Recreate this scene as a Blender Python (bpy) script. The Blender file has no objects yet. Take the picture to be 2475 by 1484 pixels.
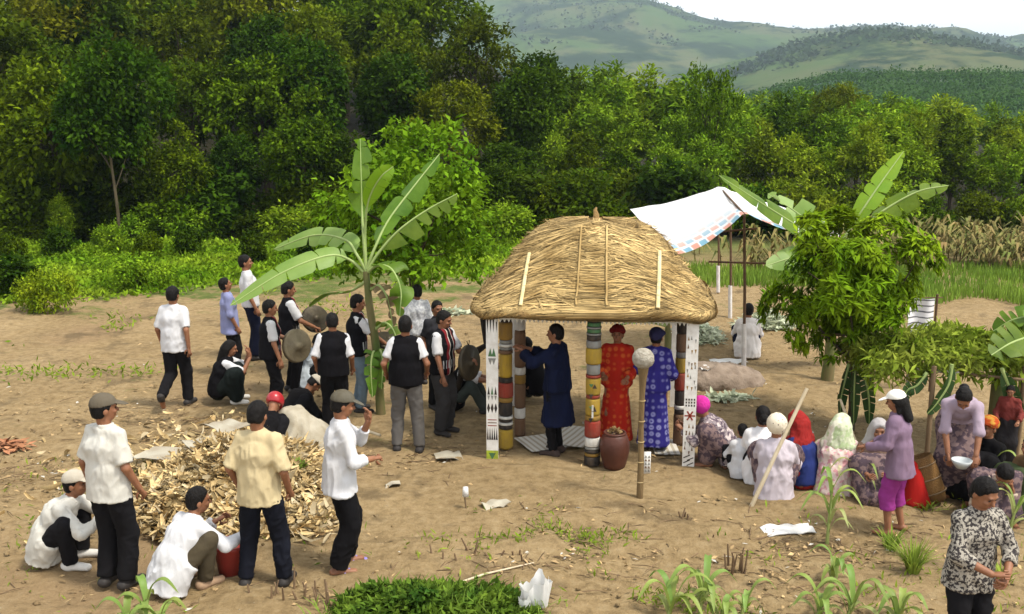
import bpy, math, random
import numpy as np
from mathutils import Vector, Matrix
random.seed(7)
RNG = np.random.default_rng(7)
SC = bpy.context.scene
COL = SC.collection

# ------------------------------------------------------------------ camera, sky, sun, exposure
CAM_H, FPX, TILT = 4.0, 1000.0, math.atan(197 / 1000.0)
cd = bpy.data.cameras.new('camera')
cam = bpy.data.objects.new('camera', cd)
COL.objects.link(cam)
cam.location = (0, 0, CAM_H)
cam.rotation_euler = (math.pi / 2 - TILT, 0, 0)
cd.sensor_width = 36.0
cd.lens = 36.0 * FPX / 1024.0
cd.clip_start, cd.clip_end = 0.1, 20000
SC.camera = cam

SUN_EL, SUN_AZ = math.radians(62), math.radians(118)      # high sun, to the right and a little behind the camera
wd = bpy.data.worlds.new('World')
SC.world = wd
wd.use_nodes = True
nt = wd.node_tree
nt.nodes.clear()
sky = nt.nodes.new('ShaderNodeTexSky')
sky.sky_type = 'NISHITA'
sky.sun_disc = False
sky.sun_elevation = SUN_EL
sky.sun_rotation = SUN_AZ
sky.air_density, sky.dust_density, sky.ozone_density = 1.0, 1.0, 1.0
hs = nt.nodes.new('ShaderNodeHueSaturation')
hs.inputs['Saturation'].default_value = 0.12              # thin overcast: nearly white
bg = nt.nodes.new('ShaderNodeBackground')
bg.inputs['Strength'].default_value = 0.15
wo = nt.nodes.new('ShaderNodeOutputWorld')
nt.links.new(sky.outputs[0], hs.inputs['Color'])
nt.links.new(hs.outputs[0], bg.inputs['Color'])
nt.links.new(bg.outputs[0], wo.inputs['Surface'])

sl = bpy.data.lights.new('sun', 'SUN')
sl.energy, sl.angle, sl.color = 2.0, math.radians(9), (1.0, 0.94, 0.83)
so = bpy.data.objects.new('sun', sl)
COL.objects.link(so)
sdir = Vector((math.sin(SUN_AZ) * math.cos(SUN_EL), math.cos(SUN_AZ) * math.cos(SUN_EL), math.sin(SUN_EL)))
so.rotation_euler = sdir.to_track_quat('Z', 'Y').to_euler()
so.location = sdir * 60

SC.view_settings.view_transform = 'Standard'
SC.view_settings.look = 'None'
SC.view_settings.gamma = 1.0
SC.view_settings.use_curve_mapping = False
SC.view_settings.exposure = 1.25
SC.render.engine = 'CYCLES'
SC.cycles.use_denoising = True
SC.cycles.max_bounces = 6
SC.cycles.diffuse_bounces = 3
SC.cycles.glossy_bounces = 2
SC.cycles.transmission_bounces = 3
SC.cycles.volume_bounces = 0
SC.cycles.transparent_max_bounces = 6
SC.cycles.caustics_reflective = False
SC.cycles.caustics_refractive = False

# ------------------------------------------------------------------ surveying: photograph measurements (2474 px wide) to places
def ray(fx, fy):
    u, v = (fx / 2.416 - 512) / FPX, (307 - fy / 2.416) / FPX
    c, s = math.cos(TILT), math.sin(TILT)
    return np.array([u, c + v * s, -s + v * c])
def at(fx, fy, z=0.0):
    d = ray(fx, fy)
    return np.array([0, 0, CAM_H]) + d * ((z - CAM_H) / d[2])
def aty(fx, fy, Y):
    d = ray(fx, fy)
    return np.array([0, 0, CAM_H]) + d * (Y / d[1])

# ------------------------------------------------------------------ value noise
def _h(ix, iy, iz):
    n = (ix * 374761393 + iy * 668265263 + iz * 2147483647 + 12345) & 0xffffffff
    n = ((n ^ (n >> 13)) * 1274126177) & 0xffffffff
    return ((n ^ (n >> 16)) & 0xffff) / 65535.0
def vnoise(P):
    P = np.asarray(P, dtype=np.float64)
    I = np.floor(P).astype(np.int64)
    f = P - I
    f = f * f * (3 - 2 * f)
    r = 0
    for a in (0, 1):
        for b in (0, 1):
            for c in (0, 1):
                w = (f[:, 0] if a else 1 - f[:, 0]) * (f[:, 1] if b else 1 - f[:, 1]) * (f[:, 2] if c else 1 - f[:, 2])
                r = r + w * _h(I[:, 0] + a, I[:, 1] + b, I[:, 2] + c)
    return r * 2 - 1
def n2(x, y, s=1.0, o=0.0):
    x = np.asarray(x, float)
    return vnoise(np.stack([x.ravel() * s + o, np.asarray(y, float).ravel() * s - o, np.full(x.size, o + .37)], 1)).reshape(x.shape)

# ------------------------------------------------------------------ mesh builders
def nrm(v):
    v = np.asarray(v, float)
    return v / (np.linalg.norm(v, axis=-1, keepdims=True) + 1e-9)
class MB:
    """collects shapes for ONE mesh object"""
    def __init__(s):
        s.V, s.F, s.M, s.n = [], [], [], 0
    def add(s, V, F, mi=0):
        V = np.asarray(V, float).reshape(-1, 3)
        F = np.asarray(F, int)
        s.V.append(V)
        s.F.append(F + s.n)
        s.M.append(np.full(len(F), mi))
        s.n += len(V)
        return s
    def box(s, c, size, rot=None, mi=0):
        h = np.asarray(size, float) / 2
        V = np.array([[x, y, z] for x in (-1, 1) for y in (-1, 1) for z in (-1, 1)], float) * h
        if rot is not None:
            V = V @ np.asarray(rot).T
        return s.add(V + np.asarray(c, float), [[0, 1, 3, 2], [4, 6, 7, 5], [0, 4, 5, 1], [2, 3, 7, 6], [0, 2, 6, 4], [1, 5, 7, 3]], mi)
    def tube(s, path, rad, n=8, mi=0, caps=True, flat=None, wob=0):
        P = np.asarray(path, float)
        m = len(P)
        R = np.broadcast_to(np.asarray(rad, float), (m,))
        T = nrm(np.gradient(P, axis=0))
        up = np.array([0, 0, 1.0]) if abs(T[0][2]) < .9 else np.array([1.0, 0, 0])
        a = nrm(np.cross(T[0], up))
        V = []
        ang = np.linspace(0, 2 * np.pi, n, endpoint=False)
        for i in range(m):
            a = nrm(a - T[i] * np.dot(a, T[i]))
            b = np.cross(T[i], a)
            r = R[i] * (1 + (wob * (RNG.random(n) - .5) if wob else 0))
            ring = P[i] + (np.cos(ang) * r)[:, None] * a + (np.sin(ang) * r * (flat or 1))[:, None] * b
            V.append(ring)
        V = np.concatenate(V)
        F = []
        for i in range(m - 1):
            for j in range(n):
                k = (j + 1) % n
                F.append([i * n + j, i * n + k, (i + 1) * n + k, (i + 1) * n + j])
        s.add(V, F, mi)
        if caps:
            for i, rev in ((0, True), (m - 1, False)):
                c = s.n
                ring = V[i * n:(i + 1) * n]
                VV = np.vstack([ring, P[i]])
                FF = [[j, (j + 1) % n, n, n] for j in range(n)]
                if rev:
                    FF = [[q[1], q[0], n, n] for q in FF]
                s.add(VV, FF, mi)
        return s
    def lathe(s, prof, n=20, c=(0, 0, 0), rot=None, mi=0, sx=1, sy=1):
        prof = np.asarray(prof, float)
        ang = np.linspace(0, 2 * np.pi, n, endpoint=False)
        V = np.concatenate([np.stack([np.cos(ang) * r * sx, np.sin(ang) * r * sy, np.full(n, z)], 1) for r, z in prof])
        if rot is not None:
            V = V @ np.asarray(rot).T
        F = [[i * n + j, i * n + (j + 1) % n, (i + 1) * n + (j + 1) % n, (i + 1) * n + j] for i in range(len(prof) - 1) for j in range(n)]
        return s.add(V + np.asarray(c, float), F, mi)
    def leaves(s, P, D, N, L, W, mi=0, fold=.12):
        P, D, N = np.asarray(P, float), nrm(D), np.asarray(N, float)
        S = nrm(np.cross(D, N))
        N = np.cross(S, D)
        L = np.broadcast_to(np.asarray(L, float), (len(P),))[:, None]
        W = np.broadcast_to(np.asarray(W, float), (len(P),))[:, None]
        m = P + D * L * .45 + N * W * fold
        V = np.stack([P, m + S * W * .5, P + D * L - N * L * .08, m - S * W * .5], 1).reshape(-1, 3)
        F = np.arange(len(P) * 4).reshape(-1, 4)
        return s.add(V, F, mi)
    def build(s, name, mats, parent=None, smooth=True, loc=None):
        V = np.concatenate(s.V)
        F = [f for f in s.F]
        me = bpy.data.meshes.new(name)
        me.vertices.add(len(V))
        me.vertices.foreach_set('co', V.astype(np.float32).ravel())
        mi = np.concatenate(s.M)
        quad = np.concatenate([f if f.shape[1] == 4 else np.hstack([f, f[:, 2:3]]) for f in F])
        tri = quad[:, 2] == quad[:, 3]
        tot = np.where(tri, 3, 4)
        start = np.concatenate([[0], np.cumsum(tot)[:-1]])
        mask = np.ones(quad.shape, bool)
        mask[tri, 3] = False
        loops = quad[mask]
        me.loops.add(len(loops))
        me.loops.foreach_set('vertex_index', loops.astype(np.int32))
        me.polygons.add(len(quad))
        me.polygons.foreach_set('loop_start', start.astype(np.int32))
        me.polygons.foreach_set('material_index', mi.astype(np.int32))
        me.polygons.foreach_set('use_smooth', np.full(len(quad), bool(smooth)))
        me.update(calc_edges=True)
        for m in (mats if isinstance(mats, (list, tuple)) else [mats]):
            me.materials.append(m)
        o = bpy.data.objects.new(name, me)
        COL.objects.link(o)
        if parent is not None:
            o.parent = parent
        if loc is not None:
            o.location = loc
        return o
def empty(name, loc=(0, 0, 0), rz=0.0, s=1.0):
    o = bpy.data.objects.new(name, None)
    COL.objects.link(o)
    o.location = loc
    o.rotation_euler = (0, 0, rz)
    o.scale = (s, s, s) if np.isscalar(s) else s
    o.empty_display_size = .1
    return o
def tag(o, label, cat, group=None, kind=None):
    o['label'] = label
    o['category'] = cat
    if group:
        o['group'] = group
    if kind:
        o['kind'] = kind
    return o
def copy_tree(o, parent=None):
    c = o.copy()
    COL.objects.link(c)
    c.parent = parent
    for ch in [x for x in o.children]:
        copy_tree(ch, c)
    return c

# ------------------------------------------------------------------ materials
MATS = {}
def mat(name, col, rough=.8, col2=None, scale=6.0, bump=0.0, bscale=40.0, spec=.2, trans=0.0, island=0.0, objrand=0.0, detail=4.0, stretch=None, sheen=0.0, metal=0.0, bdist=.02):
    if name in MATS:
        return MATS[name]
    m = bpy.data.materials.new(name)
    m.use_nodes = True
    n, l = m.node_tree.nodes, m.node_tree.links
    n.clear()
    out = n.new('ShaderNodeOutputMaterial')
    p = n.new('ShaderNodeBsdfPrincipled')
    p.inputs['Roughness'].default_value = rough
    p.inputs['Specular IOR Level'].default_value = spec
    p.inputs['Metallic'].default_value = metal
    if sheen:
        p.inputs['Sheen Weight'].default_value = sheen
    tc = n.new('ShaderNodeTexCoord')
    vec = tc.outputs['Object']
    if stretch:
        mp = n.new('ShaderNodeMapping')
        mp.inputs['Scale'].default_value = stretch
        l.new(vec, mp.inputs['Vector'])
        vec = mp.outputs[0]
    src = None
    if col2 is not None:
        t = n.new('ShaderNodeTexNoise')
        t.inputs['Scale'].default_value = scale
        t.inputs['Detail'].default_value = detail
        l.new(vec, t.inputs['Vector'])
        r = n.new('ShaderNodeValToRGB')
        r.color_ramp.elements[0].position = .32
        r.color_ramp.elements[1].position = .68
        r.color_ramp.elements[0].color = (*col, 1)
        r.color_ramp.elements[1].color = (*col2, 1)
        l.new(t.outputs['Fac'], r.inputs['Fac'])
        src = r.outputs[0]
    else:
        rgb = n.new('ShaderNodeRGB')
        rgb.outputs[0].default_value = (*col, 1)
        src = rgb.outputs[0]
    if island or objrand:
        h = n.new('ShaderNodeHueSaturation')
        l.new(src, h.inputs['Color'])
        val = None
        if island:
            g = n.new('ShaderNodeNewGeometry')
            mr = n.new('ShaderNodeMapRange')
            mr.inputs['To Min'].default_value = 1 - island
            mr.inputs['To Max'].default_value = 1 + island
            l.new(g.outputs['Random Per Island'], mr.inputs['Value'])
            val = mr.outputs[0]
        if objrand:
            oi = n.new('ShaderNodeObjectInfo')
            mr2 = n.new('ShaderNodeMapRange')
            mr2.inputs['To Min'].default_value = 1 - objrand
            mr2.inputs['To Max'].default_value = 1 + objrand
            l.new(oi.outputs['Random'], mr2.inputs['Value'])
            mh = n.new('ShaderNodeMapRange')
            mh.inputs['To Min'].default_value = .468
            mh.inputs['To Max'].default_value = .504
            mm = n.new('ShaderNodeMath')
            mm.operation = 'MULTIPLY'
            mm.inputs[1].default_value = 7.31
            fr = n.new('ShaderNodeMath')
            fr.operation = 'FRACT'
            l.new(oi.outputs['Random'], mm.inputs[0])
            l.new(mm.outputs[0], fr.inputs[0])
            l.new(fr.outputs[0], mh.inputs['Value'])
            l.new(mh.outputs[0], h.inputs['Hue'])
            if val is None:
                val = mr2.outputs[0]
            else:
                q = n.new('ShaderNodeMath')
                q.operation = 'MULTIPLY'
                l.new(val, q.inputs[0])
                l.new(mr2.outputs[0], q.inputs[1])
                val = q.outputs[0]
        l.new(val, h.inputs['Value'])
        src = h.outputs[0]
    l.new(src, p.inputs['Base Color'])
    if bump:
        b = n.new('ShaderNodeBump')
        b.inputs['Strength'].default_value = bump
        b.inputs['Distance'].default_value = bdist
        t2 = n.new('ShaderNodeTexNoise')
        t2.inputs['Scale'].default_value = bscale
        t2.inputs['Detail'].default_value = 5
        l.new(vec, t2.inputs['Vector'])
        l.new(t2.outputs['Fac'], b.inputs['Height'])
        l.new(b.outputs[0], p.inputs['Normal'])
    if trans:
        tr = n.new('ShaderNodeBsdfTranslucent')
        l.new(src, tr.inputs['Color'])
        mx = n.new('ShaderNodeMixShader')
        mx.inputs[0].default_value = trans
        l.new(p.outputs[0], mx.inputs[1])
        l.new(tr.outputs[0], mx.inputs[2])
        l.new(mx.outputs[0], out.inputs['Surface'])
    else:
        l.new(p.outputs[0], out.inputs['Surface'])
    m['src'] = 1
    MATS[name] = m
    return m
def nodes_of(m):
    return m.node_tree.nodes, m.node_tree.links
def leafmat(name, c, c2, island=.3, objrand=.18, trans=.28, scale=1.2):
    return mat(name, c, .65, c2, scale, spec=.03, trans=trans, island=island, objrand=objrand)
BARK = mat('bark', (.040, .030, .018), .9, (.085, .066, .042), 9, .6, 30, stretch=(1, 1, .25))
n = l = geo = None
def N(t, **k):
    o = n.new('ShaderNode' + t)
    for a, b in k.items():
        if a in o.inputs:
            o.inputs[a].default_value = b
        else:
            setattr(o, a, b)
    return o
def ramp(fac, stops):
    r = N('ValToRGB')
    e = r.color_ramp.elements
    while len(e) < len(stops):
        e.new(.5)
    for q, (p_, c_) in zip(e, stops):
        q.position = p_
        q.color = (*c_, 1) if len(c_) == 3 else c_
    l.new(fac, r.inputs['Fac'])
    return r.outputs[0]
def mixc(f, a, b):
    m_ = N('Mix', data_type='RGBA')
    if hasattr(f, 'node'):
        l.new(f, m_.inputs[0])
    else:
        m_.inputs[0].default_value = f
    l.new(a, m_.inputs[6])
    l.new(b, m_.inputs[7])
    return m_.outputs[2]
def math_(op, a, b=None, c=None):
    m_ = N('Math', operation=op)
    for i_, v in enumerate((a, b, c)):
        if v is None:
            continue
        if hasattr(v, 'node'):
            l.new(v, m_.inputs[i_])
        else:
            m_.inputs[i_].default_value = v
    return m_.outputs[0]
def mrange(v, a, b, c=0, d=1):
    m_ = N('MapRange')
    m_.interpolation_type = 'SMOOTHSTEP'
    l.new(v, m_.inputs['Value'])
    for k_, q in zip(('From Min', 'From Max', 'To Min', 'To Max'), (a, b, c, d)):
        m_.inputs[k_].default_value = q
    return m_.outputs[0]
def noise(sc, det=5, rough=.55, off=0.0, stretch=None):
    t = N('TexNoise', Scale=sc, Detail=det, Roughness=rough)
    mp = N('Mapping')
    mp.inputs['Location'].default_value = (off, off * .7, off)
    if stretch:
        mp.inputs['Scale'].default_value = stretch
    l.new(geo.outputs['Position'], mp.inputs['Vector'])
    l.new(mp.outputs[0], t.inputs['Vector'])
    return t.outputs['Fac']
# ------------------------------------------------------------------ THE SETTING: ground
def sstep(a, b, x):
    t = np.clip((np.asarray(x, float) - a) / (b - a), 0, 1)
    return t * t * (3 - 2 * t)
def gh_base(x, y):
    x, y = np.asarray(x, float), np.asarray(y, float)
    left = sstep(9, -7, x)
    slope = left * np.clip(y - 31, 0, 95) * .13
    return slope + n2(x, y, .25, 3.1) * .05 * sstep(14, 24, y) + sstep(60, 200, y) * n2(x, y, .012, 9.) * 1.5
def axis(lo, hi, step, far, grow=1.16):
    a = list(np.arange(lo, hi, step))
    d, v = step, a[-1]
    up = []
    while v < far:
        d *= grow
        v += d
        up.append(v)
    return a, up
ax, axu = axis(-11, 11, .085, 4200)
gx = np.array([-v for v in axu[::-1]] + ax + axu)
ay, ayu = axis(4.2, 21, .085, 5200)
gy = np.array([-6, 1, 3.4] + ay + ayu)
GX, GY = np.meshgrid(gx, gy)
near = sstep(26, 18, GY) * sstep(14, 10, np.abs(GX))
GZ = gh_base(GX, GY)
clod = np.maximum(n2(GX, GY, 3.3, 1.7), -.2) * .022 + n2(GX, GY, 8.5, 4.2) * .009 + n2(GX, GY, 1.1, 8.8) * .03
lump = np.clip(n2(GX, GY, 5.0, 21.) - .45, 0, 1) * .05 * sstep(0, .6, n2(GX, GY, .6, 5.))
GZ = GZ + near * (clod * 1.35 + lump * 1.5)
def gh(x, y):
    return float(gh_base(np.array([x]), np.array([y]))[0])
nxg, nyg = len(gx), len(gy)
ii = (np.arange(nyg - 1)[:, None] * nxg + np.arange(nxg - 1)[None, :]).ravel()
gm = bpy.data.materials.new('dirt_ground')
gm.use_nodes = True
n, l = nodes_of(gm)
n.clear()
out = N('OutputMaterial')
pb = N('BsdfPrincipled', Roughness=.95)
pb.inputs['Specular IOR Level'].default_value = .1
geo = N('NewGeometry')
sep = N('SeparateXYZ')
l.new(geo.outputs['Position'], sep.inputs[0])
dirt = ramp(noise(.55, 6, .6), [(.3, (.200, .136, .066)), (.5, (.280, .196, .098)), (.72, (.350, .256, .138))])
fine = ramp(noise(9, 6, .7, 4), [(.30, (.085, .055, .025)), (.5, (.250, .176, .086)), (.78, (.40, .31, .18))])
dirt = mixc(.55, dirt, fine)
red = ramp(noise(.8, 3, .5, 11), [(.0, (.235, .155, .085)), (1, (.235, .155, .085))])
dirt = mixc(mrange(noise(.33, 3, .5, 7), .56, .72, 0, .55), dirt, red)
damp = ramp(noise(.9, 3, .5, 15), [(0, (.10, .07, .037)), (1, (.14, .10, .053))])
dirt = mixc(mrange(noise(1.4, 5, .65, 19), .54, .68, 0, .75), dirt, damp)
streak = mrange(noise(2.2, 4, .6, 31, (.35, 2.2, 1)), .60, .70, 0, .45)
dirt = mixc(streak, dirt, damp)
vor = N('TexVoronoi', Scale=11.0)
l.new(geo.outputs['Position'], vor.inputs['Vector'])
peb = mrange(vor.outputs['Distance'], .05, .13, 1, 0)
peb = math_('MULTIPLY', peb, mrange(noise(1.2, 2, .5, 41), .52, .62))
pebc = ramp(noise(31, 1, .5, 3), [(.3, (.12, .08, .04)), (.7, (.46, .39, .27))])
dirt = mixc(math_('MULTIPLY', peb, .8), dirt, pebc)
grass = ramp(noise(3.0, 5, .6, 23), [(.3, (.055, .085, .016)), (.7, (.13, .145, .04))])
gnoise = math_('ADD', noise(.9, 5, .62, 27), math_('MULTIPLY', noise(6, 3, .6, 29), .35))
leftness = mrange(sep.outputs[0], 3.5, -4.0)
gmask = mrange(math_('ADD', gnoise, math_('MULTIPLY', mrange(sep.outputs[1], 16.5, 24.5, 0, .30), leftness)), .80, .97)
far = mrange(sep.outputs[1], 25.0, 31.0)
gmask = math_('MAXIMUM', math_('MULTIPLY', gmask, mrange(sep.outputs[1], 9.0, 13.0)), far)
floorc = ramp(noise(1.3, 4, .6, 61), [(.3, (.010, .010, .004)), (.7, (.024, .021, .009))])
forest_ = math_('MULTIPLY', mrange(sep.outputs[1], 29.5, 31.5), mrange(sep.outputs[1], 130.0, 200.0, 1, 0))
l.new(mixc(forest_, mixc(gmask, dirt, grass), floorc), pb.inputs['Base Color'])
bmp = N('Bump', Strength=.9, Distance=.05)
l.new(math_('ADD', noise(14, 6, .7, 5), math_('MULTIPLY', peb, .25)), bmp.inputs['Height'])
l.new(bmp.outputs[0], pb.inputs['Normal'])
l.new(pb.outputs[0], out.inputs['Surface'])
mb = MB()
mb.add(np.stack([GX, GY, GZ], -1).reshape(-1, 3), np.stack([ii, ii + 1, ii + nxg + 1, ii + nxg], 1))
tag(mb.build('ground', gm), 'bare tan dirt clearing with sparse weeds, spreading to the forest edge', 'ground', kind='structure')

# ------------------------------------------------------------------ hills
hm = bpy.data.materials.new('hill_slopes')
hm.use_nodes = True
n, l = nodes_of(hm)
n.clear()
out = N('OutputMaterial')
pb = N('BsdfPrincipled', Roughness=1.0)
pb.inputs['Specular IOR Level'].default_value = 0
geo = N('NewGeometry')
wood = ramp(noise(.06, 8, .8), [(.3, (.008, .020, .008)), (.7, (.026, .048, .016))])
field = ramp(noise(.006, 5, .6, 90), [(.25, (.028, .058, .018)), (.45, (.055, .092, .026)), (.6, (.085, .092, .038)), (.75, (.036, .072, .02))])
l.new(mixc(mrange(noise(.0085, 8, .72, 300), .47, .56), wood, field), pb.inputs['Base Color'])
l.new(pb.outputs[0], out.inputs['Surface'])
def hill(name, label, Y0, Y1, prof, nx=260, ny=60, rough=9.0, seed=0.):
    """prof: skyline points (photo x, photo y) as seen from the clearing, built as a ridge at distance Y1"""
    px = np.array([aty(a, b, Y1)[0] for a, b in prof])
    pz = np.array([aty(a, b, Y1)[2] for a, b in prof])
    xs = np.linspace(px[0] - 900, px[-1] + 900, nx)
    v = np.linspace(0, 1.35, ny)
    X, W = np.meshgrid(xs, v)
    Yy = Y0 + (Y1 - Y0) * W
    R = np.interp(X, px, pz)
    up = np.where(W < 1, sstep(0, 1, W) * .35 + .65 * W, 1 - (W - 1) * 1.2)
    Z = R * up + (n2(X, Yy, .004, 3 + seed) * rough * 2 + n2(X, Yy, .011, 7 + seed) * rough + n2(X, Yy, .05, 5 + seed) * rough * .22) * np.clip(W * 1.6, 0, 1) * np.where(np.abs(W - 1) < .12, .35, 1)
    Z -= 3 * (1 - np.clip(W * 6, 0, 1))
    i_ = (np.arange(ny - 1)[:, None] * nx + np.arange(nx - 1)[None, :]).ravel()
    b = MB().add(np.stack([X, Yy, Z], -1).reshape(-1, 3), np.stack([i_, i_ + 1, i_ + nx + 1, i_ + nx], 1))
    o = tag(b.build(name, hm), label, 'hill', kind='structure')
    return o, (xs, v, Z, Y0, Y1)
hillA, gridA = hill('hills', 'high far ridge of patchy fields and woods under the white sky', 900, 1750,
     [(-900, 60), (0, 40), (700, 30), (1130, -2), (1300, -35), (1480, -30), (1620, 8), (1700, 42), (1800, 60), (1920, 66), (2060, 66), (2150, 82), (2290, 108), (2350, 104), (2474, 108), (3200, 130), (4200, 190)], rough=15)
hillB, gridB = hill('hills', 'nearer wooded green hill in front of the far ridge', 480, 980,
     [(1000, 250), (1450, 235), (1600, 205), (1760, 150), (1900, 108), (2010, 84), (2110, 90), (2250, 118), (2380, 150), (2474, 158), (3000, 175), (4000, 240)], rough=10, seed=40.)

# ------------------------------------------------------------------ trees
G1 = leafmat('leaf_forest', (.022, .054, .0015), (.088, .145, .004), island=.55, objrand=.28)
G2 = leafmat('leaf_acacia', (.070, .160, .006), (.185, .290, .014), island=.5, objrand=.20)
G3 = leafmat('leaf_dark', (.012, .038, .0015), (.046, .092, .004), island=.4)
G4 = leafmat('leaf_yellowish', (.060, .098, .003), (.14, .175, .007), island=.4)
def crown_mesh(seed, R, lobes, per, npl, leafL, leafW, spread, droop=.3, upper=.15, lobe_r=(.34, .55)):
    """leaf clumps on the outside of several lobes; R = crown radii, centre at origin"""
    r = np.random.default_rng(seed)
    R = np.asarray(R, float)
    mb = MB()
    C = nrm(r.normal(size=(lobes, 3))) * (r.random((lobes, 1)) ** .5) * .72
    C[:, 2] = C[:, 2] * .95
    C[0] = (0, 0, .55)
    rad = r.uniform(*lobe_r, lobes)
    Ps, Ds = [], []
    for c, q in zip(C, rad):
        m = int(per * (q / .45) ** 2)
        d = nrm(r.normal(size=(m, 3)))
        d = d[(d[:, 2] > -.55) | (r.random(m) < .25)]
        p = c + d * q * (r.random((len(d), 1)) * .35 + .72)
        Ps.append(p)
        Ds.append(d)
    P, D = np.concatenate(Ps), np.concatenate(Ds)
    inside = np.zeros(len(P), bool)
    for c, q in zip(C, rad):
        inside |= np.linalg.norm(P - c, axis=1) < q * .62
    keep = ~inside & (vnoise(P * 3.1 + seed) > -.55)
    P, D = P[keep], D[keep]
    n_ = len(P)
    P = np.repeat(P, npl, 0) * R
    D = np.repeat(D, npl, 0)
    P = P + r.normal(size=P.shape) * spread
    dd = nrm(D * .8 + r.normal(size=P.shape) * .75 + np.array([0, 0, -droop]))
    nn = nrm(np.array([0, 0, 1.0]) * .9 + D * .4 + r.normal(size=P.shape) * .45)
    k = r.uniform(.7, 1.3, len(P))
    mb.leaves(P, dd, nn, leafL * k, leafW * k)
    return mb, C * R, rad
def tree_proto(name, seed, height, crown_c, R, leaf, lobes=12, per=38, npl=34, L=.21, W=.105, spread=.17, trunk_r=.14, droop=.3, lobe_r=(.34, .55), bark=None, fork=1, lean=0.):
    r = np.random.default_rng(seed + 100)
    root = empty(name)
    mb, C, rad = crown_mesh(seed, R, lobes, per, npl, L, W, spread, droop, lobe_r=lobe_r)
    cr = mb.build('crown', leaf, root, loc=(lean, 0, crown_c))
    cr['kind'] = 'stuff'
    tb = MB()
    zz = np.linspace(0, crown_c + R[2] * .25, 9)
    path = np.stack([lean * (zz / zz[-1]) ** 1.5 + np.sin(zz * 1.1 + seed) * .06 * (zz > .1), np.cos(zz * .9 + seed) * .06 * (zz > .1), zz], 1)
    tb.tube(path, np.linspace(trunk_r * 1.25, trunk_r * .35, 9), 8, wob=.12)
    for c in C[: max(5, lobes * 2 // 3)]:
        a = path[r.integers(3, 8)]
        b = c + np.array([lean, 0, crown_c])
        m_ = (a + b) / 2 + np.array([0, 0, -.08 * height * r.random()]) + r.normal(size=3) * .06
        t = np.linspace(0, 1, 6)[:, None]
        tb.tube((1 - t) ** 2 * a + 2 * t * (1 - t) * m_ + t * t * b, np.linspace(trunk_r * .42, trunk_r * .08, 6), 5, caps=False)
    tb.build('trunk', bark or BARK, root)
    root['h0'] = crown_c + R[2]
    return root
ORD = ['first', 'second', 'third', 'fourth', 'fifth', 'sixth', 'seventh', 'eighth', 'ninth', 'tenth', 'eleventh', 'twelfth', 'thirteenth', 'fourteenth', 'fifteenth', 'sixteenth', 'seventeenth', 'eighteenth', 'nineteenth', 'twentieth']
def parts_of(o):
    return [c for c in o.children]
def forget(root):
    for c in list(root.children):
        bpy.data.objects.remove(c)
    bpy.data.objects.remove(root)
broad = [tree_proto('forest_tree', 11, 6, 3.7, (2.3, 2.3, 2.5), G1, lobes=15),
         tree_proto('forest_tree', 12, 6, 3.9, (2.6, 2.4, 2.3), G1, lobes=17, L=.24, W=.13),
         tree_proto('forest_tree', 13, 6, 3.5, (1.9, 1.9, 2.6), G3, lobes=12, L=.22, W=.13, npl=36),
         tree_proto('forest_tree', 14, 6, 3.6, (2.4, 2.2, 2.5), G1, lobes=20, per=26, lobe_r=(.24, .42)),
         tree_proto('forest_tree', 15, 6, 3.8, (2.1, 2.3, 2.4), G4, lobes=16, per=30)]
acacia = [tree_proto('acacia_tree', 21, 5, 2.7, (1.25, 1.25, 2.3), G2, lobes=13, per=30, npl=24, L=.22, W=.085, spread=.13, trunk_r=.08, lobe_r=(.26, .46)),
          tree_proto('acacia_tree', 22, 5, 2.8, (1.5, 1.4, 2.2), G2, lobes=16, per=28, npl=24, L=.22, W=.085, spread=.14, trunk_r=.09, lobe_r=(.24, .44)),
          tree_proto('acacia_tree', 23, 5, 2.6, (1.15, 1.25, 2.4), G1, lobes=13, per=30, npl=24, L=.22, W=.1, spread=.13, trunk_r=.08, lobe_r=(.26, .46)),
          tree_proto('acacia_tree', 24, 5, 2.7, (1.6, 1.5, 2.25), G2, lobes=11, per=30, npl=26, L=.25, W=.1, spread=.16, trunk_r=.09, lobe_r=(.3, .5))]
bushes = [tree_proto('bush', 31, 2, .85, (1.35, 1.2, .95), G1, lobes=12, per=30, npl=20, L=.17, W=.09, spread=.11, trunk_r=.05),
          tree_proto('bush', 32, 2, .85, (1.5, 1.2, .9), G2, lobes=12, per=30, npl=20, L=.16, W=.08, spread=.11, trunk_r=.05),
          tree_proto('bush', 33, 2, .9, (1.1, 1.1, 1.0), G3, lobes=10, per=30, npl=20, L=.2, W=.12, spread=.12, trunk_r=.05)]
rr = random.Random(5)
PLACED = []
def plant(protos, fx, Y, top_fy, label, cat, group, wmul=1.0, name=None):
    q = aty(fx, top_fy, Y)
    g = gh(q[0], Y)
    h = max(q[2] - g, .9)
    src = rr.choice(protos)
    o = copy_tree(src)
    s = h / src['h0']
    w = s * wmul * rr.uniform(.92, 1.1)
    o.location = (q[0], Y, g - .06)
    o.scale = (w, w, s)
    o.rotation_euler = (0, 0, rr.uniform(0, 6.28))
    tag(o, label, cat, group)
    PLACED.append(o)
    return o
def row(protos, x0, x1, step, Y, dY, topf, jit, row_name, cat, group, wmul=1.0, ordn=False):
    xs = []
    x = x0
    while x < x1:
        xs.append(x + rr.uniform(-.25, .25) * step)
        x += step
    for k, fx in enumerate(xs):
        lab = row_name if not ordn else '%s, %s from the left' % (row_name, ORD[min(k, 19)])
        plant(protos, fx, Y + rr.uniform(-dY, dY), topf(fx) + rr.uniform(-jit, jit), lab, cat, group, wmul)
ip = lambda pts: (lambda x: float(np.interp(x, [p[0] for p in pts], [p[1] for p in pts])))
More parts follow.
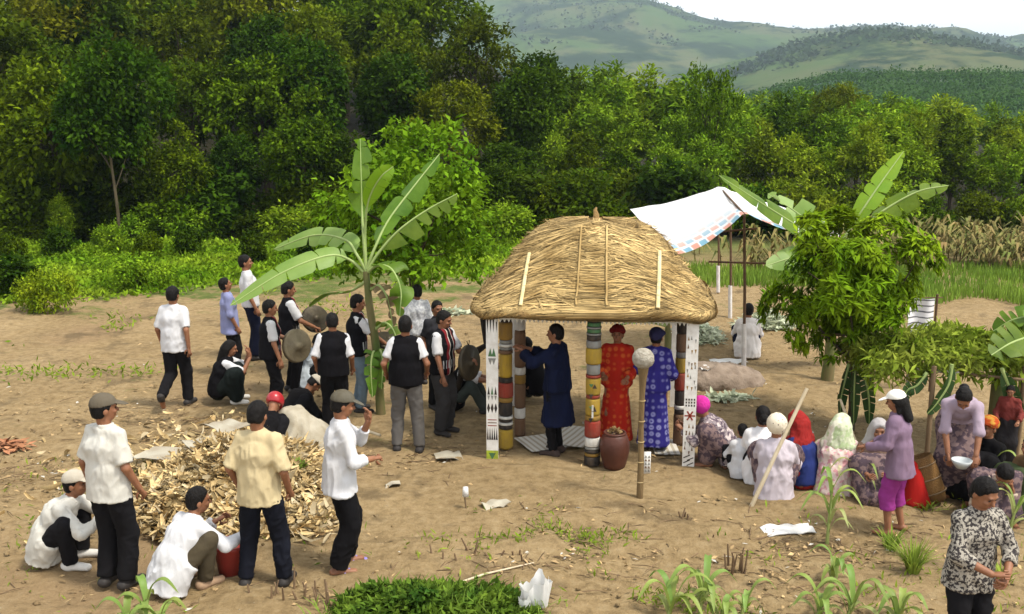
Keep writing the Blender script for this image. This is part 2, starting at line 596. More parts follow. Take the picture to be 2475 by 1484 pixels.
# left forest on the rising slope
row(broad, -60, 1330, 152, 32.0, .8, ip([(0, 250), (200, 120), (420, 330), (700, 260), (1000, 330), (1330, 420)]), 45, 'broadleaf tree in the front row of the left forest edge', 'tree', 'front row of the left forest', .95, True)
row(broad, -60, 1420, 165, 37.5, 1.2, ip([(0, 60), (350, 150), (620, 130), (800, 90), (1100, 150), (1300, 190), (1420, 290)]), 40, 'leafy tree in the second row of the left forest', 'tree', 'second row of the left forest', .95, True)
row(broad, -80, 1400, 170, 45, 1.5, ip([(0, -80), (500, 40), (800, -10), (1000, 20), (1200, 40), (1290, 110), (1400, 190)]), 25, 'tall forest tree seen over the second row on the left slope', 'tree', 'upper slope of the left forest', .95, True)
row(broad[:2] + broad[3:], -80, 1140, 175, 55, 2, ip([(0, -160), (700, -120), (1000, -60), (1140, -10)]), 25, 'forest tree near the top of the frame on the left slope', 'tree', 'top of the left forest', 1.0, True)
row(broad[:2] + broad[3:], -80, 1080, 170, 67, 3, ip([(0, -230), (700, -200), (1080, -60)]), 25, 'hindmost tree high on the left forest slope', 'tree', 'hindmost left forest trees', 1.0, True)
row(broad[:1] + broad[2:4], -20, 1380, 140, 34.6, .6, lambda x: 360, 40, 'low broadleaf tree filling the gap behind the front forest row', 'tree', 'filler trees of the left forest', 1.25, True)
row(bushes, 20, 830, 118, 26.8, 1.0, lambda x: 588, 16, 'leafy clump rising out of the green weeds', 'bush', 'leafy clumps in the weeds', .8, True)
row(bushes, -60, 1400, 105, 30.4, .5, lambda x: 505, 25, 'dark bush under the left forest edge', 'bush', 'bushes under the left forest edge', 1.1, True)
row(bushes[:1] + bushes[2:], -60, 1400, 120, 31.6, .5, lambda x: 440, 40, 'dark undergrowth bush behind the front forest trunks', 'bush', 'undergrowth in the left forest', 1.15, True)
# young trees on the right, in rows one behind the other
row(bushes, 1230, 2520, 92, 33.0, .7, ip([(1230, 430), (1450, 400), (1560, 410), (1750, 440), (2474, 470)]), 22, 'leafy bush along the right field edge', 'bush', 'bushes along the right field edge', 1.0, True)
row(acacia, 1330, 2540, 98, 37.0, 1.0, ip([(1330, 300), (1500, 330), (1850, 350), (2100, 310), (2474, 330)]), 28, 'young acacia tree in the front row on the right', 'tree', 'front row of young acacias', 1.15, True)
row(acacia, 1330, 2540, 100, 43, 1.2, ip([(1330, 240), (1480, 230), (1600, 270), (1700, 250), (1850, 275), (2000, 255), (2474, 290)]), 22, 'young acacia tree in the second row on the right', 'tree', 'second row of young acacias', 1.15, True)
row(acacia, 1360, 2560, 105, 51, 1.5, ip([(1360, 160), (1450, 150), (1530, 175), (1640, 180), (1800, 225), (1950, 215), (2150, 235), (2474, 262)]), 15, 'young acacia tree in the third row on the right', 'tree', 'third row of young acacias', 1.2, True)
row(acacia, 1400, 2600, 110, 62, 2, ip([(1400, 175), (1560, 195), (1800, 240), (2000, 205), (2150, 225), (2474, 250)]), 12, 'pale young acacia in the hindmost row on the right', 'tree', 'hindmost row of young acacias', 1.25, True)
t = plant([broad[3]], 1716, 39, 142, 'tall dark tree standing above the young acacias', 'tree', None, .55)
t = plant([broad[4]], 2015, 56, 196, 'yellowish brown crowned tree above the young acacias', 'tree', None, .8)
bare = tree_proto('forest_tree', 41, 7, 4.9, (2.2, 2.0, 2.1), G3, lobes=16, trunk_r=.06, L=.2, W=.12, npl=40, bark=mat('pale_bark', (.16, .125, .07), .9, (.09, .07, .04), 6, .5, 30, stretch=(1, 1, .25)))
plant([bare], 250, 29.7, 100, 'tree with a bare pale trunk standing at the left forest edge', 'tree', None, .95)
forget(bare)
# saplings and bushes in front of the left forest
plant([acacia[1]], 145, 29.2, 462, 'pale green sapling standing out against the dark left forest', 'sapling', None, .9)
plant([bushes[2]], 22, 21.6, 640, 'dark green bush at the left edge of the clearing', 'bush', None, 1.25)
plant([bushes[1]], 325, 22.3, 640, 'round bright green bush left of centre in the weeds', 'bush', None, .95)
plant([bushes[1]], 105, 19.6, 708, 'low blue-green bush on the bare dirt at left', 'bush', None, .9)
for q in broad + acacia + bushes:
    forget(q)

# far woods and hill trees (each a single mass)
fw = MB()
r = np.random.default_rng(77)
Pn = 60000
X = r.uniform(40, 330, Pn)
Yw = r.uniform(190, 330, Pn)
crest = np.array([aty(1, 190, 260)[2]])[0]
H = 4.2 + sstep(190, 300, Yw) * 9.5 * sstep(52, 105, X)
H = H + np.abs(n2(X, Yw, .16, 2.)) * 3.2 * r.random(Pn) ** .6
P = np.stack([X, Yw, H], 1)
fw.leaves(P + r.normal(size=P.shape) * .5, nrm(r.normal(size=P.shape)), nrm(r.normal(size=P.shape) * .5 + [0, -.3, 1]), r.uniform(.55, 1.1, Pn), r.uniform(.4, .8, Pn))
base = MB()
xs, ys = np.linspace(38, 340, 60), np.linspace(186, 345, 40)
XX, YY = np.meshgrid(xs, ys)
ZZ = 2.6 + sstep(190, 300, YY) * 9.5 * sstep(52, 105, XX)
ZZ[0] = -1
i_ = (np.arange(39)[:, None] * 60 + np.arange(59)[None, :]).ravel()
fw.add(np.stack([XX, YY, ZZ], -1).reshape(-1, 3), np.stack([i_, i_ + 1, i_ + 61, i_ + 60], 1))
tag(fw.build('far_wood', leafmat('leaf_far_wood', (.018, .058, .008), (.05, .11, .014), objrand=0, scale=.15)), 'dark far wood rising behind the young acacias at right', 'wood', kind='stuff')
ht = MB()
def hilltrees(grid, count, ridge):
    xs, v, Z, Y0, Y1 = grid
    for _ in range(count):
        ix = r.integers(10, len(xs) - 10)
        iv = int(np.argmin(abs(v - 1))) - (r.integers(0, 2) if ridge else r.integers(3, 30))
        x, y, z = xs[ix] + r.uniform(-5, 5), Y0 + (Y1 - Y0) * v[iv], Z[iv, ix]
        hh = r.uniform(3.5, 7)
        m = 26
        P = np.array([x, y, z + hh * .55]) + r.normal(size=(m, 3)) * [hh * .25, hh * .25, hh * .24]
        ht.leaves(P, nrm(r.normal(size=(m, 3))), nrm(r.normal(size=(m, 3)) * .5 + [0, -.3, 1]), hh * .35, hh * .28)
        ht.tube([[x, y, z - 2], [x, y, z + hh * .6]], [.35, .2], 4, caps=False)
hilltrees(gridA, 6, True)
hilltrees(gridB, 4, True)
for grid, cnt in ((gridA, 14000), (gridB, 14000)):
    xs, v, Z, Y0, Y1 = grid
    ix, fv = r.integers(5, len(xs) - 5, cnt), r.uniform(.12, .93, cnt)
    iv = np.clip(fv * (len(v) - 1) / 1.35, 0, len(v) - 2)
    i0 = iv.astype(int)
    zz_ = Z[i0, ix] * (1 - (iv - i0)) + Z[i0 + 1, ix] * (iv - i0)
    Pt = np.stack([xs[ix], Y0 + (Y1 - Y0) * fv, zz_], 1)
    k = (n2(Pt[:, 0], Pt[:, 1], .006, 77.) + n2(Pt[:, 0], Pt[:, 1], .02, 70.) * .7) > .05
    Pt = np.repeat(Pt[k], 5, 0)
    Pt = Pt + r.normal(size=Pt.shape) * [4, 4, .8] + [0, 0, .6]
    ht.leaves(Pt, nrm(r.normal(size=Pt.shape)), nrm(r.normal(size=Pt.shape) * .35 + [0, -.3, 1]), 4.5, 4.0)
tag(ht.build('hill_trees', leafmat('leaf_hill', (.018, .038, .012), (.04, .068, .02), objrand=0, scale=.02)), 'tiny scattered trees dotted over the far hills', 'trees', kind='stuff')
# ------------------------------------------------------------------ soft shapes: signed distance fields meshed with surface nets
class Field:
    def __init__(s, lo, hi, h):
        s.h = h
        s.lo = np.asarray(lo, float) - 3 * h
        s.n = np.maximum(np.ceil((np.asarray(hi, float) + 3 * h - s.lo) / h).astype(int) + 1, 4)
        s.ax = [s.lo[i] + np.arange(s.n[i]) * h for i in range(3)]
        s.D = np.full(s.n, 9.0, np.float32)
    def add(s, p):
        m = p['k'] + 2.5 * s.h + .01
        i0 = np.clip(((p['lo'] - m - s.lo) / s.h).astype(int), 0, s.n - 1)
        i1 = np.clip(((p['hi'] + m - s.lo) / s.h).astype(int) + 2, 1, s.n)
        if np.any(i1 <= i0):
            return
        sl = tuple(slice(a, b) for a, b in zip(i0, i1))
        X, Y, Z = np.meshgrid(*[s.ax[i][sl[i]] for i in range(3)], indexing='ij')
        P = np.stack([X, Y, Z], -1).astype(np.float32)
        d = p['f'](P).astype(np.float32)
        for c, nn in p['cuts']:
            d = np.maximum(d, (P - np.asarray(c, np.float32)) @ np.asarray(nn, np.float32))
        D = s.D[sl]
        k = p['k']
        if p.get('sub'):
            s.D[sl] = np.maximum(D, -d)
            return
        hh = np.clip(.5 + .5 * (D - d) / k, 0, 1)
        s.D[sl] = D * (1 - hh) + d * hh - k * hh * (1 - hh)
    def nets(s):
        D, h = s.D, s.h
        S = D < 0
        sh = tuple(v - 1 for v in D.shape)
        cnt = np.zeros(sh, np.int8)
        offs = [(a, b, c) for a in (0, 1) for b in (0, 1) for c in (0, 1)]
        def sub(A, o):
            return A[o[0]:o[0] + sh[0], o[1]:o[1] + sh[1], o[2]:o[2] + sh[2]]
        for o in offs:
            cnt += sub(S, o)
        act = (cnt > 0) & (cnt < 8)
        I = np.argwhere(act)
        if len(I) == 0:
            return np.zeros((0, 3)), np.zeros((0, 4), int)
        idx = np.full(sh, -1)
        idx[act] = np.arange(len(I))
        pos = np.zeros((len(I), 3))
        c = np.zeros(len(I))
        val = {o: D[I[:, 0] + o[0], I[:, 1] + o[1], I[:, 2] + o[2]] for o in offs}
        for a in offs:
            for ax_ in range(3):
                if a[ax_] == 0:
                    b = list(a)
                    b[ax_] = 1
                    b = tuple(b)
                    da, db = val[a], val[b]
                    x = (da < 0) != (db < 0)
                    t = np.where(x, da / np.where(x, da - db, 1), 0)
                    q = np.array(a, float) + np.zeros((len(I), 3))
                    q[:, ax_] += t
                    pos += q * x[:, None]
                    c += x
        V = s.lo + (I + pos / c[:, None]) * h
        Fs = []
        for ax_ in range(3):
            o = [0, 0, 0]
            o[ax_] = 1
            A = S[:S.shape[0] - o[0], :S.shape[1] - o[1], :S.shape[2] - o[2]]
            B = S[o[0]:, o[1]:, o[2]:]
            E = np.argwhere(A != B)
            u, w = [i for i in range(3) if i != ax_]
            ok = (E[:, u] > 0) & (E[:, w] > 0) & (E[:, u] < sh[u]) & (E[:, w] < sh[w])
            E = E[ok]
            inside = A[E[:, 0], E[:, 1], E[:, 2]]
            def cell(du, dw):
                q = E.copy()
                q[:, u] += du
                q[:, w] += dw
                return idx[q[:, 0], q[:, 1], q[:, 2]]
            Q = np.stack([cell(-1, -1), cell(0, -1), cell(0, 0), cell(-1, 0)], 1)
            flip = inside if ax_ != 1 else ~inside
            Q[~flip] = Q[~flip][:, ::-1]
            Fs.append(Q)
        return V, np.concatenate(Fs)
def cone(a, b, ra, rb, wide=None, wk=1.0, k=.03, cuts=(), sub=False):
    a, b = np.asarray(a, float), np.asarray(b, float)
    ab = b - a
    L2 = float(ab @ ab) + 1e-9
    w = None if wide is None else nrm(wide).astype(np.float32)
    def f(P):
        q = P - a.astype(np.float32)
        t = np.clip((q @ ab.astype(np.float32)) / L2, 0, 1)
        q = q - t[..., None] * ab.astype(np.float32)
        if w is not None:
            q = q - w * ((q @ w) * (1 - 1 / wk))[..., None]
        return np.sqrt((q * q).sum(-1)) - (ra + (rb - ra) * t)
    R = max(ra, rb) * max(1, wk if w is not None else 1)
    return dict(f=f, lo=np.minimum(a, b) - R, hi=np.maximum(a, b) + R, k=k, cuts=list(cuts), sub=sub)
def ell(c, R, M=None, k=.02, cuts=(), sub=False):
    c, R = np.asarray(c, float), np.asarray(R, float)
    M = np.eye(3) if M is None else np.asarray(M, float)         # columns: local axes
    def f(P):
        q = ((P - c.astype(np.float32)) @ M.astype(np.float32)) / R.astype(np.float32)
        r_ = np.sqrt((q * q).sum(-1)) + 1e-6
        return (r_ - 1) * float(R.min()) * .5 + (r_ - 1) * float(R.mean()) * .5
    m = R.max()
    return dict(f=f, lo=c - m, hi=c + m, k=k, cuts=list(cuts), sub=sub)
def solid(prims, h):
    pos = [p for p in prims if not p['sub']]
    F = Field(np.min([p['lo'] for p in pos], 0), np.max([p['hi'] for p in pos], 0), h)
    for p in prims:
        F.add(p)
    return F.nets()
def vnormals(V, F):
    n_ = np.cross(V[F[:, 2]] - V[F[:, 0]], V[F[:, 3]] - V[F[:, 1]])
    o = np.zeros_like(V)
    for i in range(4):
        np.add.at(o, F[:, i], n_)
    return nrm(o)
def wrinkle(V, F, amp, fr, seed, aniso=(1, 1, .45)):
    if amp <= 0 or len(V) == 0:
        return V
    Nn = vnormals(V, F)
    P = V * np.array(aniso) * fr
    w = vnoise(P * .6 + seed + 5)[:, None] * .9
    d = 1 - 2.2 * np.abs(vnoise(P + w + seed)) ** .75
    Q = P * [1.6, 1.6, 2.4] + np.stack([P[:, 2] * .8, P[:, 0] * .5, -P[:, 0]], 1)
    d2 = 1 - 2.2 * np.abs(vnoise(Q * 1.2 + w * .7 + seed * 2)) ** .8
    m_ = np.clip(vnoise(P * .35 + seed * 3) + .45, 0, 1)
    return V + Nn * ((d * .62 + d2 * .38) * amp * (.45 + .8 * m_))[:, None]

# ------------------------------------------------------------------ people
SKIN = mat('skin', (.26, .115, .058), .55, (.20, .082, .040), 14, spec=.35)
EYE = mat('eye', (.03, .02, .018), .3)
LIP = mat('lip', (.25, .07, .055), .5)
HAIR = mat('hair', (.0035, .003, .0028), .6, (.009, .007, .006), 40, .5, 120, spec=.15)
SHOE = mat('dark_shoe', (.03, .026, .024), .6)
FLIP = mat('purple_flip_flop', (.22, .18, .45), .6)
def cloth(name, c, v=.10, bump=.35, sheen=.0):
    c2 = (c[0] * (1 - v), c[1] * (1 - v * 1.15), c[2] * (1 - v * 1.4))
    return mat('cloth_' + name, c, .9, c2, 5, .55, 10, spec=.1, sheen=sheen, bdist=.022, stretch=(1, 1, .42))
def ik(a, b, l1, l2, hint):
    a, b, hint = np.asarray(a, float), np.asarray(b, float), nrm(hint)
    d = b - a
    L = np.linalg.norm(d)
    if L > (l1 + l2) * .995:
        b = a + d / L * (l1 + l2) * .995
        L = (l1 + l2) * .995
        d = b - a
    u = d / L
    x = (l1 * l1 - l2 * l2 + L * L) / (2 * L)
    hgt = math.sqrt(max(l1 * l1 - x * x, 1e-6))
    p = nrm(hint - u * (hint @ u))
    return a + u * x + p * hgt, b
STAND = dict(pelvis=(0, 0, .912), lean=3, la=(-.10, 0, .075), ra=(.10, .02, .075), lw=(-.215, .06, .86), rw=(.215, .06, .86))
SQUAT = dict(pelvis=(0, -.16, .21), lean=38, la=(-.13, .10, .075), ra=(.13, .10, .075), lw=(-.10, .42, .46), rw=(.12, .42, .46), lk=(-.35, .6, 1), rk=(.35, .6, 1), hp=-22)
SIT = dict(pelvis=(0, -.12, .13), lean=22, la=(-.12, .34, .06), ra=(.14, .34, .06), lw=(-.10, .30, .38), rw=(.12, .30, .36), lk=(-.22, .2, 1), rk=(.22, .2, 1), hp=-8)
def hand(mb, w, d, pn, s=1.0, curl=.5, right=True):
    d = nrm(d)
    pn = nrm(pn - d * np.dot(pn, d))
    sd = np.cross(d, pn) * (1 if right else -1)
    palm = w + d * .045 * s
    mb.tube([w - d * .015, w + d * .02 * s, w + d * .06 * s, w + d * .088 * s], [.024 * s, .032 * s, .038 * s, .033 * s], 8, flat=.5)
    for i, (o, L) in enumerate(((-.027, .062), (-.009, .072), (.009, .068), (.026, .054))):
        p = w + d * .083 * s + sd * o * s
        pts, a = [p], 0.0
        for j in range(3):
            a += curl * (.5 + .25 * j)
            p = p + (d * math.cos(a) + pn * math.sin(a)) * L * s * (.45, .32, .25)[j]
            pts.append(p)
        mb.tube(pts, [.0092 * s, .0088 * s, .0078 * s, .005 * s], 5)
    p = w + d * .025 * s - sd * .03 * s
    pts = [p, p + (d * .6 - sd * .75 + pn * .3) * .03 * s, p + (d * 1.5 - sd * .9 + pn * .6) * .03 * s, p + (d * 2.2 - sd * .8 + pn * .9) * .028 * s]
    mb.tube(pts, [.0125 * s, .0115 * s, .0095 * s, .006 * s], 5)
NPEOPLE = [0]
def person(label, base, yaw, pose=None, head_y=None, H=1.63, top=None, vest=None, bottom=None, robe=None, hair='short', hat=None, shoes=SHOE, group=None, curl=.5, z=0.0, skin=None, adj=None, build=1.0, z0=None, cat='person'):
    """base: photo point of the feet; head_y: photo row of the crown (sets a standing figure's height)"""
    NPEOPLE[0] += 1
    seed = NPEOPLE[0] * 3.7
    B = at(base[0], base[1], z)
    p = dict(STAND)
    p.update(pose or {})
    if head_y is not None:
        q = aty(base[0], head_y, B[1])
        H = q[2] - z
    S = H / 1.665
    vox = float(np.clip(B[1] * .00125, .0105, .0175))
    root = empty('person', B, math.radians(yaw), S)
    tag(root, label, cat, group)
    A = lambda v: np.asarray(v, float)
    pel = A(p['pelvis'])
    lean, side, tw = math.radians(p['lean']), math.radians(p.get('side', 0)), math.radians(p.get('twist', 0))
    sd = lambda a: nrm([math.sin(side), math.sin(a), math.cos(a)])
    waist = pel + sd(lean * .6) * .13
    ch = waist + sd(lean) * .20
    nb = ch + sd(lean * 1.15) * .17
    rv = A([math.cos(tw), math.sin(tw), 0])
    s0 = sd(lean * 1.1)
    shc = nb - s0 * .062
    shl, shr = shc - rv * .146 * build, shc + rv * .146 * build
    hp, hy = math.radians(p.get('hp', 0)), math.radians(p.get('hy', 0)) + tw
    pitch = lean * .75 + hp
    hc = nb + sd(lean * .75 + hp * .35) * .145
    fwd = A([-math.sin(hy) * math.cos(pitch), math.cos(hy) * math.cos(pitch), -math.sin(pitch)])
    hr = nrm(np.cross(fwd, [0, 0, 1]))
    hu = np.cross(hr, fwd)
    HM = np.stack([hr, fwd, hu], 1)
    hd = lambda x, y, z_: hc + HM @ A([x, y, z_])
    prv = A([1, 0, 0])
    hl, hr_ = pel - prv * .085 - A([0, 0, .03]), pel + prv * .085 - A([0, 0, .03])
    la, ra = A(p['la']), A(p['ra'])
    lk, la = ik(hl, la, .415, .405, p.get('lk', (-.05, 1, .1)))
    rk, ra = ik(hr_, ra, .415, .405, p.get('rk', (.05, 1, .1)))
    le, lw = ik(shl, A(p['lw']), .275, .245, p.get('le', (-.5, -1, -.3)))
    re, rw = ik(shr, A(p['rw']), .275, .245, p.get('re', (.5, -1, -.3)))
    fdl, fdr = nrm(A(p.get('fl', (-.12, 1, 0)))), nrm(A(p.get('fr', (.12, 1, 0))))
    # body: one continuous surface
    body = [cone(pel - A([0, 0, .02]), waist, .088, .080, prv, 1.35, .04), cone(waist, ch, .080, .090, (prv + rv) / 2, 1.35, .04), cone(ch, nb - s0 * .05, .088, .045, rv, 1.3, .03),
            cone(shl, shr, .032, .032, k=.03), cone(nb - s0 * .05, shl, .034, .030, k=.02), cone(nb - s0 * .05, shr, .034, .030, k=.02), cone(nb - s0 * .05, hd(0, -.01, -.03), .056, .05, k=.03),
            cone(hl, lk, .085, .056, k=.03), cone(lk, la, .056, .034, k=.02), cone(hr_, rk, .085, .056, k=.03), cone(rk, ra, .056, .034, k=.02),
            cone(shl, le, .036, .036, k=.02), cone(le, lw, .038, .027, k=.015), cone(shr, re, .036, .036, k=.02), cone(re, rw, .038, .027, k=.015)]
    for a_, fd_ in ((la, fdl), (ra, fdr)):
        body += [cone(a_ - fd_ * .045 - A([0, 0, .035]), a_ + fd_ * .15 - A([0, 0, .048]), .034, .024, np.cross(fd_, [0, 0, 1]), 1.35, k=.02)]
    if adj:
        adj(locals())
    mb = MB()
    V, F = solid(body, vox * 1.05)
    mb.add(V, F)
    head = [ell(hd(0, -.006, .022), (.074, .094, .096), HM, .02), ell(hd(0, .028, -.05), (.053, .060, .062), HM, .03), cone(hd(0, .088, .012), hd(0, .108, -.022), .007, .0135, k=.012),
            ell(hd(.076, -.008, -.012), (.011, .02, .031), HM, .008), ell(hd(-.076, -.008, -.012), (.011, .02, .031), HM, .008),
            cone(hd(-.035, .083, .03), hd(.035, .083, .03), .011, .011, k=.012), ell(hd(.034, .072, -.022), (.022, .02, .018), HM, .015), ell(hd(-.034, .072, -.022), (.022, .02, .018), HM, .015),
            cone(hd(-.018, .080, -.056), hd(.018, .080, -.056), .010, .010, k=.008), cone(hd(0, -.02, -.06), nb - s0 * .02, .050, .053, k=.02)]
    V, F = solid(head, .0075)
    mb.add(V, F)
    for s_ in (-1, 1):
        e = MB()
        mb.lathe([(.0005, -.006), (.008, -.004), (.0115, 0), (.008, .004), (.0005, .006)], 8, hd(s_ * .031, .0835, .008), HM @ np.array([[1, 0, 0], [0, 0, 1], [0, -1, 0]]), 1, 1, .7)
        mb.tube([hd(s_ * .017, .094, .030), hd(s_ * .032, .094, .034), hd(s_ * .046, .086, .030)], [.003, .0042, .002], 5, 1)
    mb.tube([hd(-.024, .083, -.057), hd(0, .0925, -.055), hd(.024, .083, -.057)], [.003, .0055, .003], 5, 2)
    hand(mb, lw, p.get('ld', lw - le), p.get('lp', nrm(pel + A([0, .1, 0]) - lw) + 0), 1.0, curl, False)
    hand(mb, rw, p.get('rd', rw - re), p.get('rp', nrm(pel + A([0, .1, 0]) - rw) + 0), 1.0, curl, True)
    mb.build('body', [skin or SKIN, EYE, LIP], root)
    def piece(name, prims, m, h=None, amp=.010, fr=9, aniso=(1, 1, .45)):
        V, F = solid(prims, h or vox)
        V = wrinkle(V, F, amp, fr, seed, aniso)
        return MB().add(V, F).build(name, m, root)
    neckcut = (nb + s0 * .012, s0)
    def torso(g, hem, flare, cutneck=True):
        dn = -sd(lean * .45)
        he = pel + dn * hem
        c_ = [neckcut]
        return [cone(pel, waist, .120 + g, .112 + g, prv, 1.35, .04), cone(waist, ch, .112 + g, .120 + g, (prv + rv) / 2, 1.35, .04, c_), cone(ch, nb - s0 * .05, .116 + g, .058 + g, rv, 1.45, .05, c_),
                cone(nb - s0 * .03, shl, .050 + g, .044 + g, k=.05, cuts=c_), cone(nb - s0 * .03, shr, .050 + g, .044 + g, k=.05, cuts=c_),
                cone(waist, he + dn * .12, .116 + g, .128 + g + flare, prv, 1.38, .04, [(he, dn)])]
    def hipwrap(g):
        o = []
        if pel[2] < .5 and not vest and not (bottom and bottom.get('kind')):
            for h_, k_ in ((hl, lk), (hr_, rk)):
                o.append(cone(h_, h_ + (k_ - h_) * .42, .112 + g, .098 + g, k=.05, cuts=[(h_ + (k_ - h_) * .40, nrm(k_ - h_))]))
        return o
    def sleeves(g, ln, flare=0.):
        o = []
        for s_, e_, w_ in ((shl, le, lw), (shr, re, rw)):
            if ln <= 1:
                d_ = nrm(e_ - s_)
                q = s_ + (e_ - s_) * ln
                o.append(cone(s_, q + d_ * .08, .050 + g, .054 + g + flare, k=.045, cuts=[(q, d_)]))
            else:
                d_ = nrm(w_ - e_)
                q = e_ + (w_ - e_) * (ln - 1)
                o.append(cone(s_, e_, .050 + g, .048 + g, k=.045))
                o.append(cone(e_, q + d_ * .05, .050 + g, .040 + g + flare, k=.025, cuts=[(q, d_)]))
        return o
    if top:
        piece('shirt', torso(top.get('g', .006), top.get('hem', .10), top.get('flare', .012)) + sleeves(top.get('g', .006), top.get('sleeve', .75), top.get('sf', .005)) + hipwrap(top.get('g', .006)), top['m'], amp=top.get('amp', .010) * 1.55)
        V, F = solid([cone(nb - s0 * .028, nb + s0 * .045, .072, .062, rv, 1.12, .02, [(nb + s0 * .024, s0)])], max(vox * .8, .009))
        MB().add(V, F).build('collar', top['m'], root)
    if vest:
        piece('vest', torso(.020, .06, .012), vest, amp=.010)
    if bottom:
        kind = bottom.get('kind', 'trousers')
        if kind == 'trousers':
            ln, w_ = bottom.get('len', .97), bottom.get('w', .0)
            up = pel[2] > .5
            dn = -sd(lean * .45)
            hem_ = top.get('hem', .1) if top else 0
            hc_ = [(pel + dn * (hem_ - .035), -dn)] if (top and up and not vest) else []
            pr = [cone(pel - A([0, 0, .03]), waist - (waist - pel) * .25, .118 if up else .10, .105, prv, 1.35, .04, hc_)]
            for h_, k_, a_ in ((hl, lk, la), (hr_, rk, ra)):
                d_ = nrm(a_ - k_)
                q = k_ + (a_ - k_) * ln
                h2 = h_ if up else h_ + (k_ - h_) * .38
                pr += [cone(h2, k_, (.100 if up else .088) + w_, .076 + w_, k=.03, cuts=hc_), cone(k_, q + d_ * .07, .076 + w_, .064 + w_ * 1.4, k=.02, cuts=[(q, d_)])]
            piece('trousers', pr, bottom['m'], amp=.014, fr=8, aniso=(1, 1, .9))
        else:
            ln = bottom.get('len', .85)
            lowp = pel[2] < .5
            pr = [cone(pel - A([0, 0, .02]), waist, .092 if lowp else .122, .08 if lowp else .105, prv, 1.35, .05)]
            for h_, k_, a_ in ((hl, lk, la), (hr_, rk, ra)):
                q = k_ + (a_ - k_) * ln
                pr += [cone(h_ + (k_ - h_) * (.35 if lowp else 0), k_, .10 if lowp else .115, .10, k=.10), cone(k_, q, .10, .10, k=.10)]
            mk, me_ = (lk + rk) / 2, (la + ra) / 2
            pr += [cone((hl + hr_) / 2, mk, .10, .10, prv, 1.4, .1), cone(mk, mk + (me_ - mk) * ln, .10, .09, prv, 1.4, .1)]
            piece('skirt', pr, bottom['m'], amp=.022, fr=9, aniso=(1, 1, .3))
    if robe:
        hz = robe.get('hem', .28)
        he = A([pel[0] * .5, pel[1] * .5 - .01, hz])
        piece('robe', torso(.012, .05, .02) + sleeves(.012, robe.get('sleeve', 1.9), robe.get('sf', .03)) +
              [cone(waist, he - A([0, 0, .12]), .120, robe.get('w', .175) + .02, prv, 1.12, .05, [(he, (0, 0, -1))])], robe['m'], amp=.022, fr=9, aniso=(1, 1, .22))
    hv = .0085 if B[1] < 12 else .011
    if hair:
        hcut = [(hd(0, .045 / .8 * .64, .055 - .045 / .6 * .36), HM @ A([0, .8, -.6])), (hd(0, 0, -.068 if hair == 'short' else -.3), HM @ A([0, 0, -1]))]
        pr = [ell(hd(0, -.010, .030), (.0815, .1005, .100), HM, .02, hcut), ell(hd(0, -.045, -.025), (.068, .056, .07), HM, .02, hcut)]
        if hair == 'long':
            pr += [cone(hd(0, -.07, -.02), hd(0, -.105, -.20), .065, .05, hr, 1.3, .04), cone(hd(-.07, -.02, .0), hd(-.075, -.03, -.12), .022, .02, k=.03), cone(hd(.07, -.02, .0), hd(.075, -.03, -.12), .022, .02, k=.03)]
        if hair == 'bun':
            pr += [ell(hd(0, -.115, .0), (.05, .045, .05), HM, .02)]
        piece('hair', pr, HAIR, hv, amp=.006, fr=38, aniso=(1, 1, .6))
    if hat:
        kind, hm_ = hat
        if kind == 'cap':
            c_ = [(hd(0, 0, .038), HM @ A([0, .10, -1.0]))]
            pr = [ell(hd(0, -.008, .042), (.090, .108, .092), HM, .012, c_), ell(hd(0, .115, .040), (.074, .082, .0105), HM @ np.array([[1, 0, 0], [0, .96, .28], [0, -.28, .96]]), .012, [(hd(0, .02, 0), HM @ A([0, -1, 0]))])]
            piece('cap', pr, hm_, .0078, amp=.002, fr=20)
            MB().lathe([(.0005, .006), (.006, .004), (.008, 0)], 8, hd(0, -.008, .133), HM).build('cap_button', hm_, root)
        elif kind == 'wrap':
            c_ = [(hd(0, 0, .02), HM @ A([0, .35, -1.0]))]
            piece('head_wrap', [ell(hd(0, -.012, .045), (.098, .115, .095), HM, .02, c_), cone(hd(-.075, .035, .055), hd(.075, .035, .055), .032, .032, k=.03), ell(hd(0, -.10, .03), (.05, .045, .05), HM, .03)], hm_, .0085, amp=.006, fr=24, aniso=(.5, .5, 1.4))
        elif kind == 'helmet':
            piece('helmet', [ell(hd(0, -.012, .045), (.115, .135, .115), HM, .01, [(hd(0, 0, -.005), HM @ A([0, .3, -1.0]))]), ell(hd(0, .12, .02), (.08, .06, .012), HM, .01)], hm_, .0085, amp=0)
        elif kind == 'scarf':
            c_ = [(hd(0, .062, .0), HM @ A([0, 1, -.25]))]
            piece('headscarf', [ell(hd(0, -.012, .02), (.098, .118, .122), HM, .03, c_), cone(hd(0, -.05, -.04), nb - s0 * .06 - rv * 0, .09, .13, rv, 1.35, .05, c_), cone(nb - s0 * .08 - rv * .14, nb - s0 * .08 + rv * .14, .06, .06, k=.06)], hm_, .0105, amp=.016, fr=14)
        elif kind == 'knit':
            piece('knit_hat', [ell(hd(0, -.03, .03), (.108, .125, .118), HM, .02, [(hd(0, .05, .0), HM @ A([0, .8, -.5]))])], hm_, .0085, amp=.006, fr=45, aniso=(1, 1, 1))
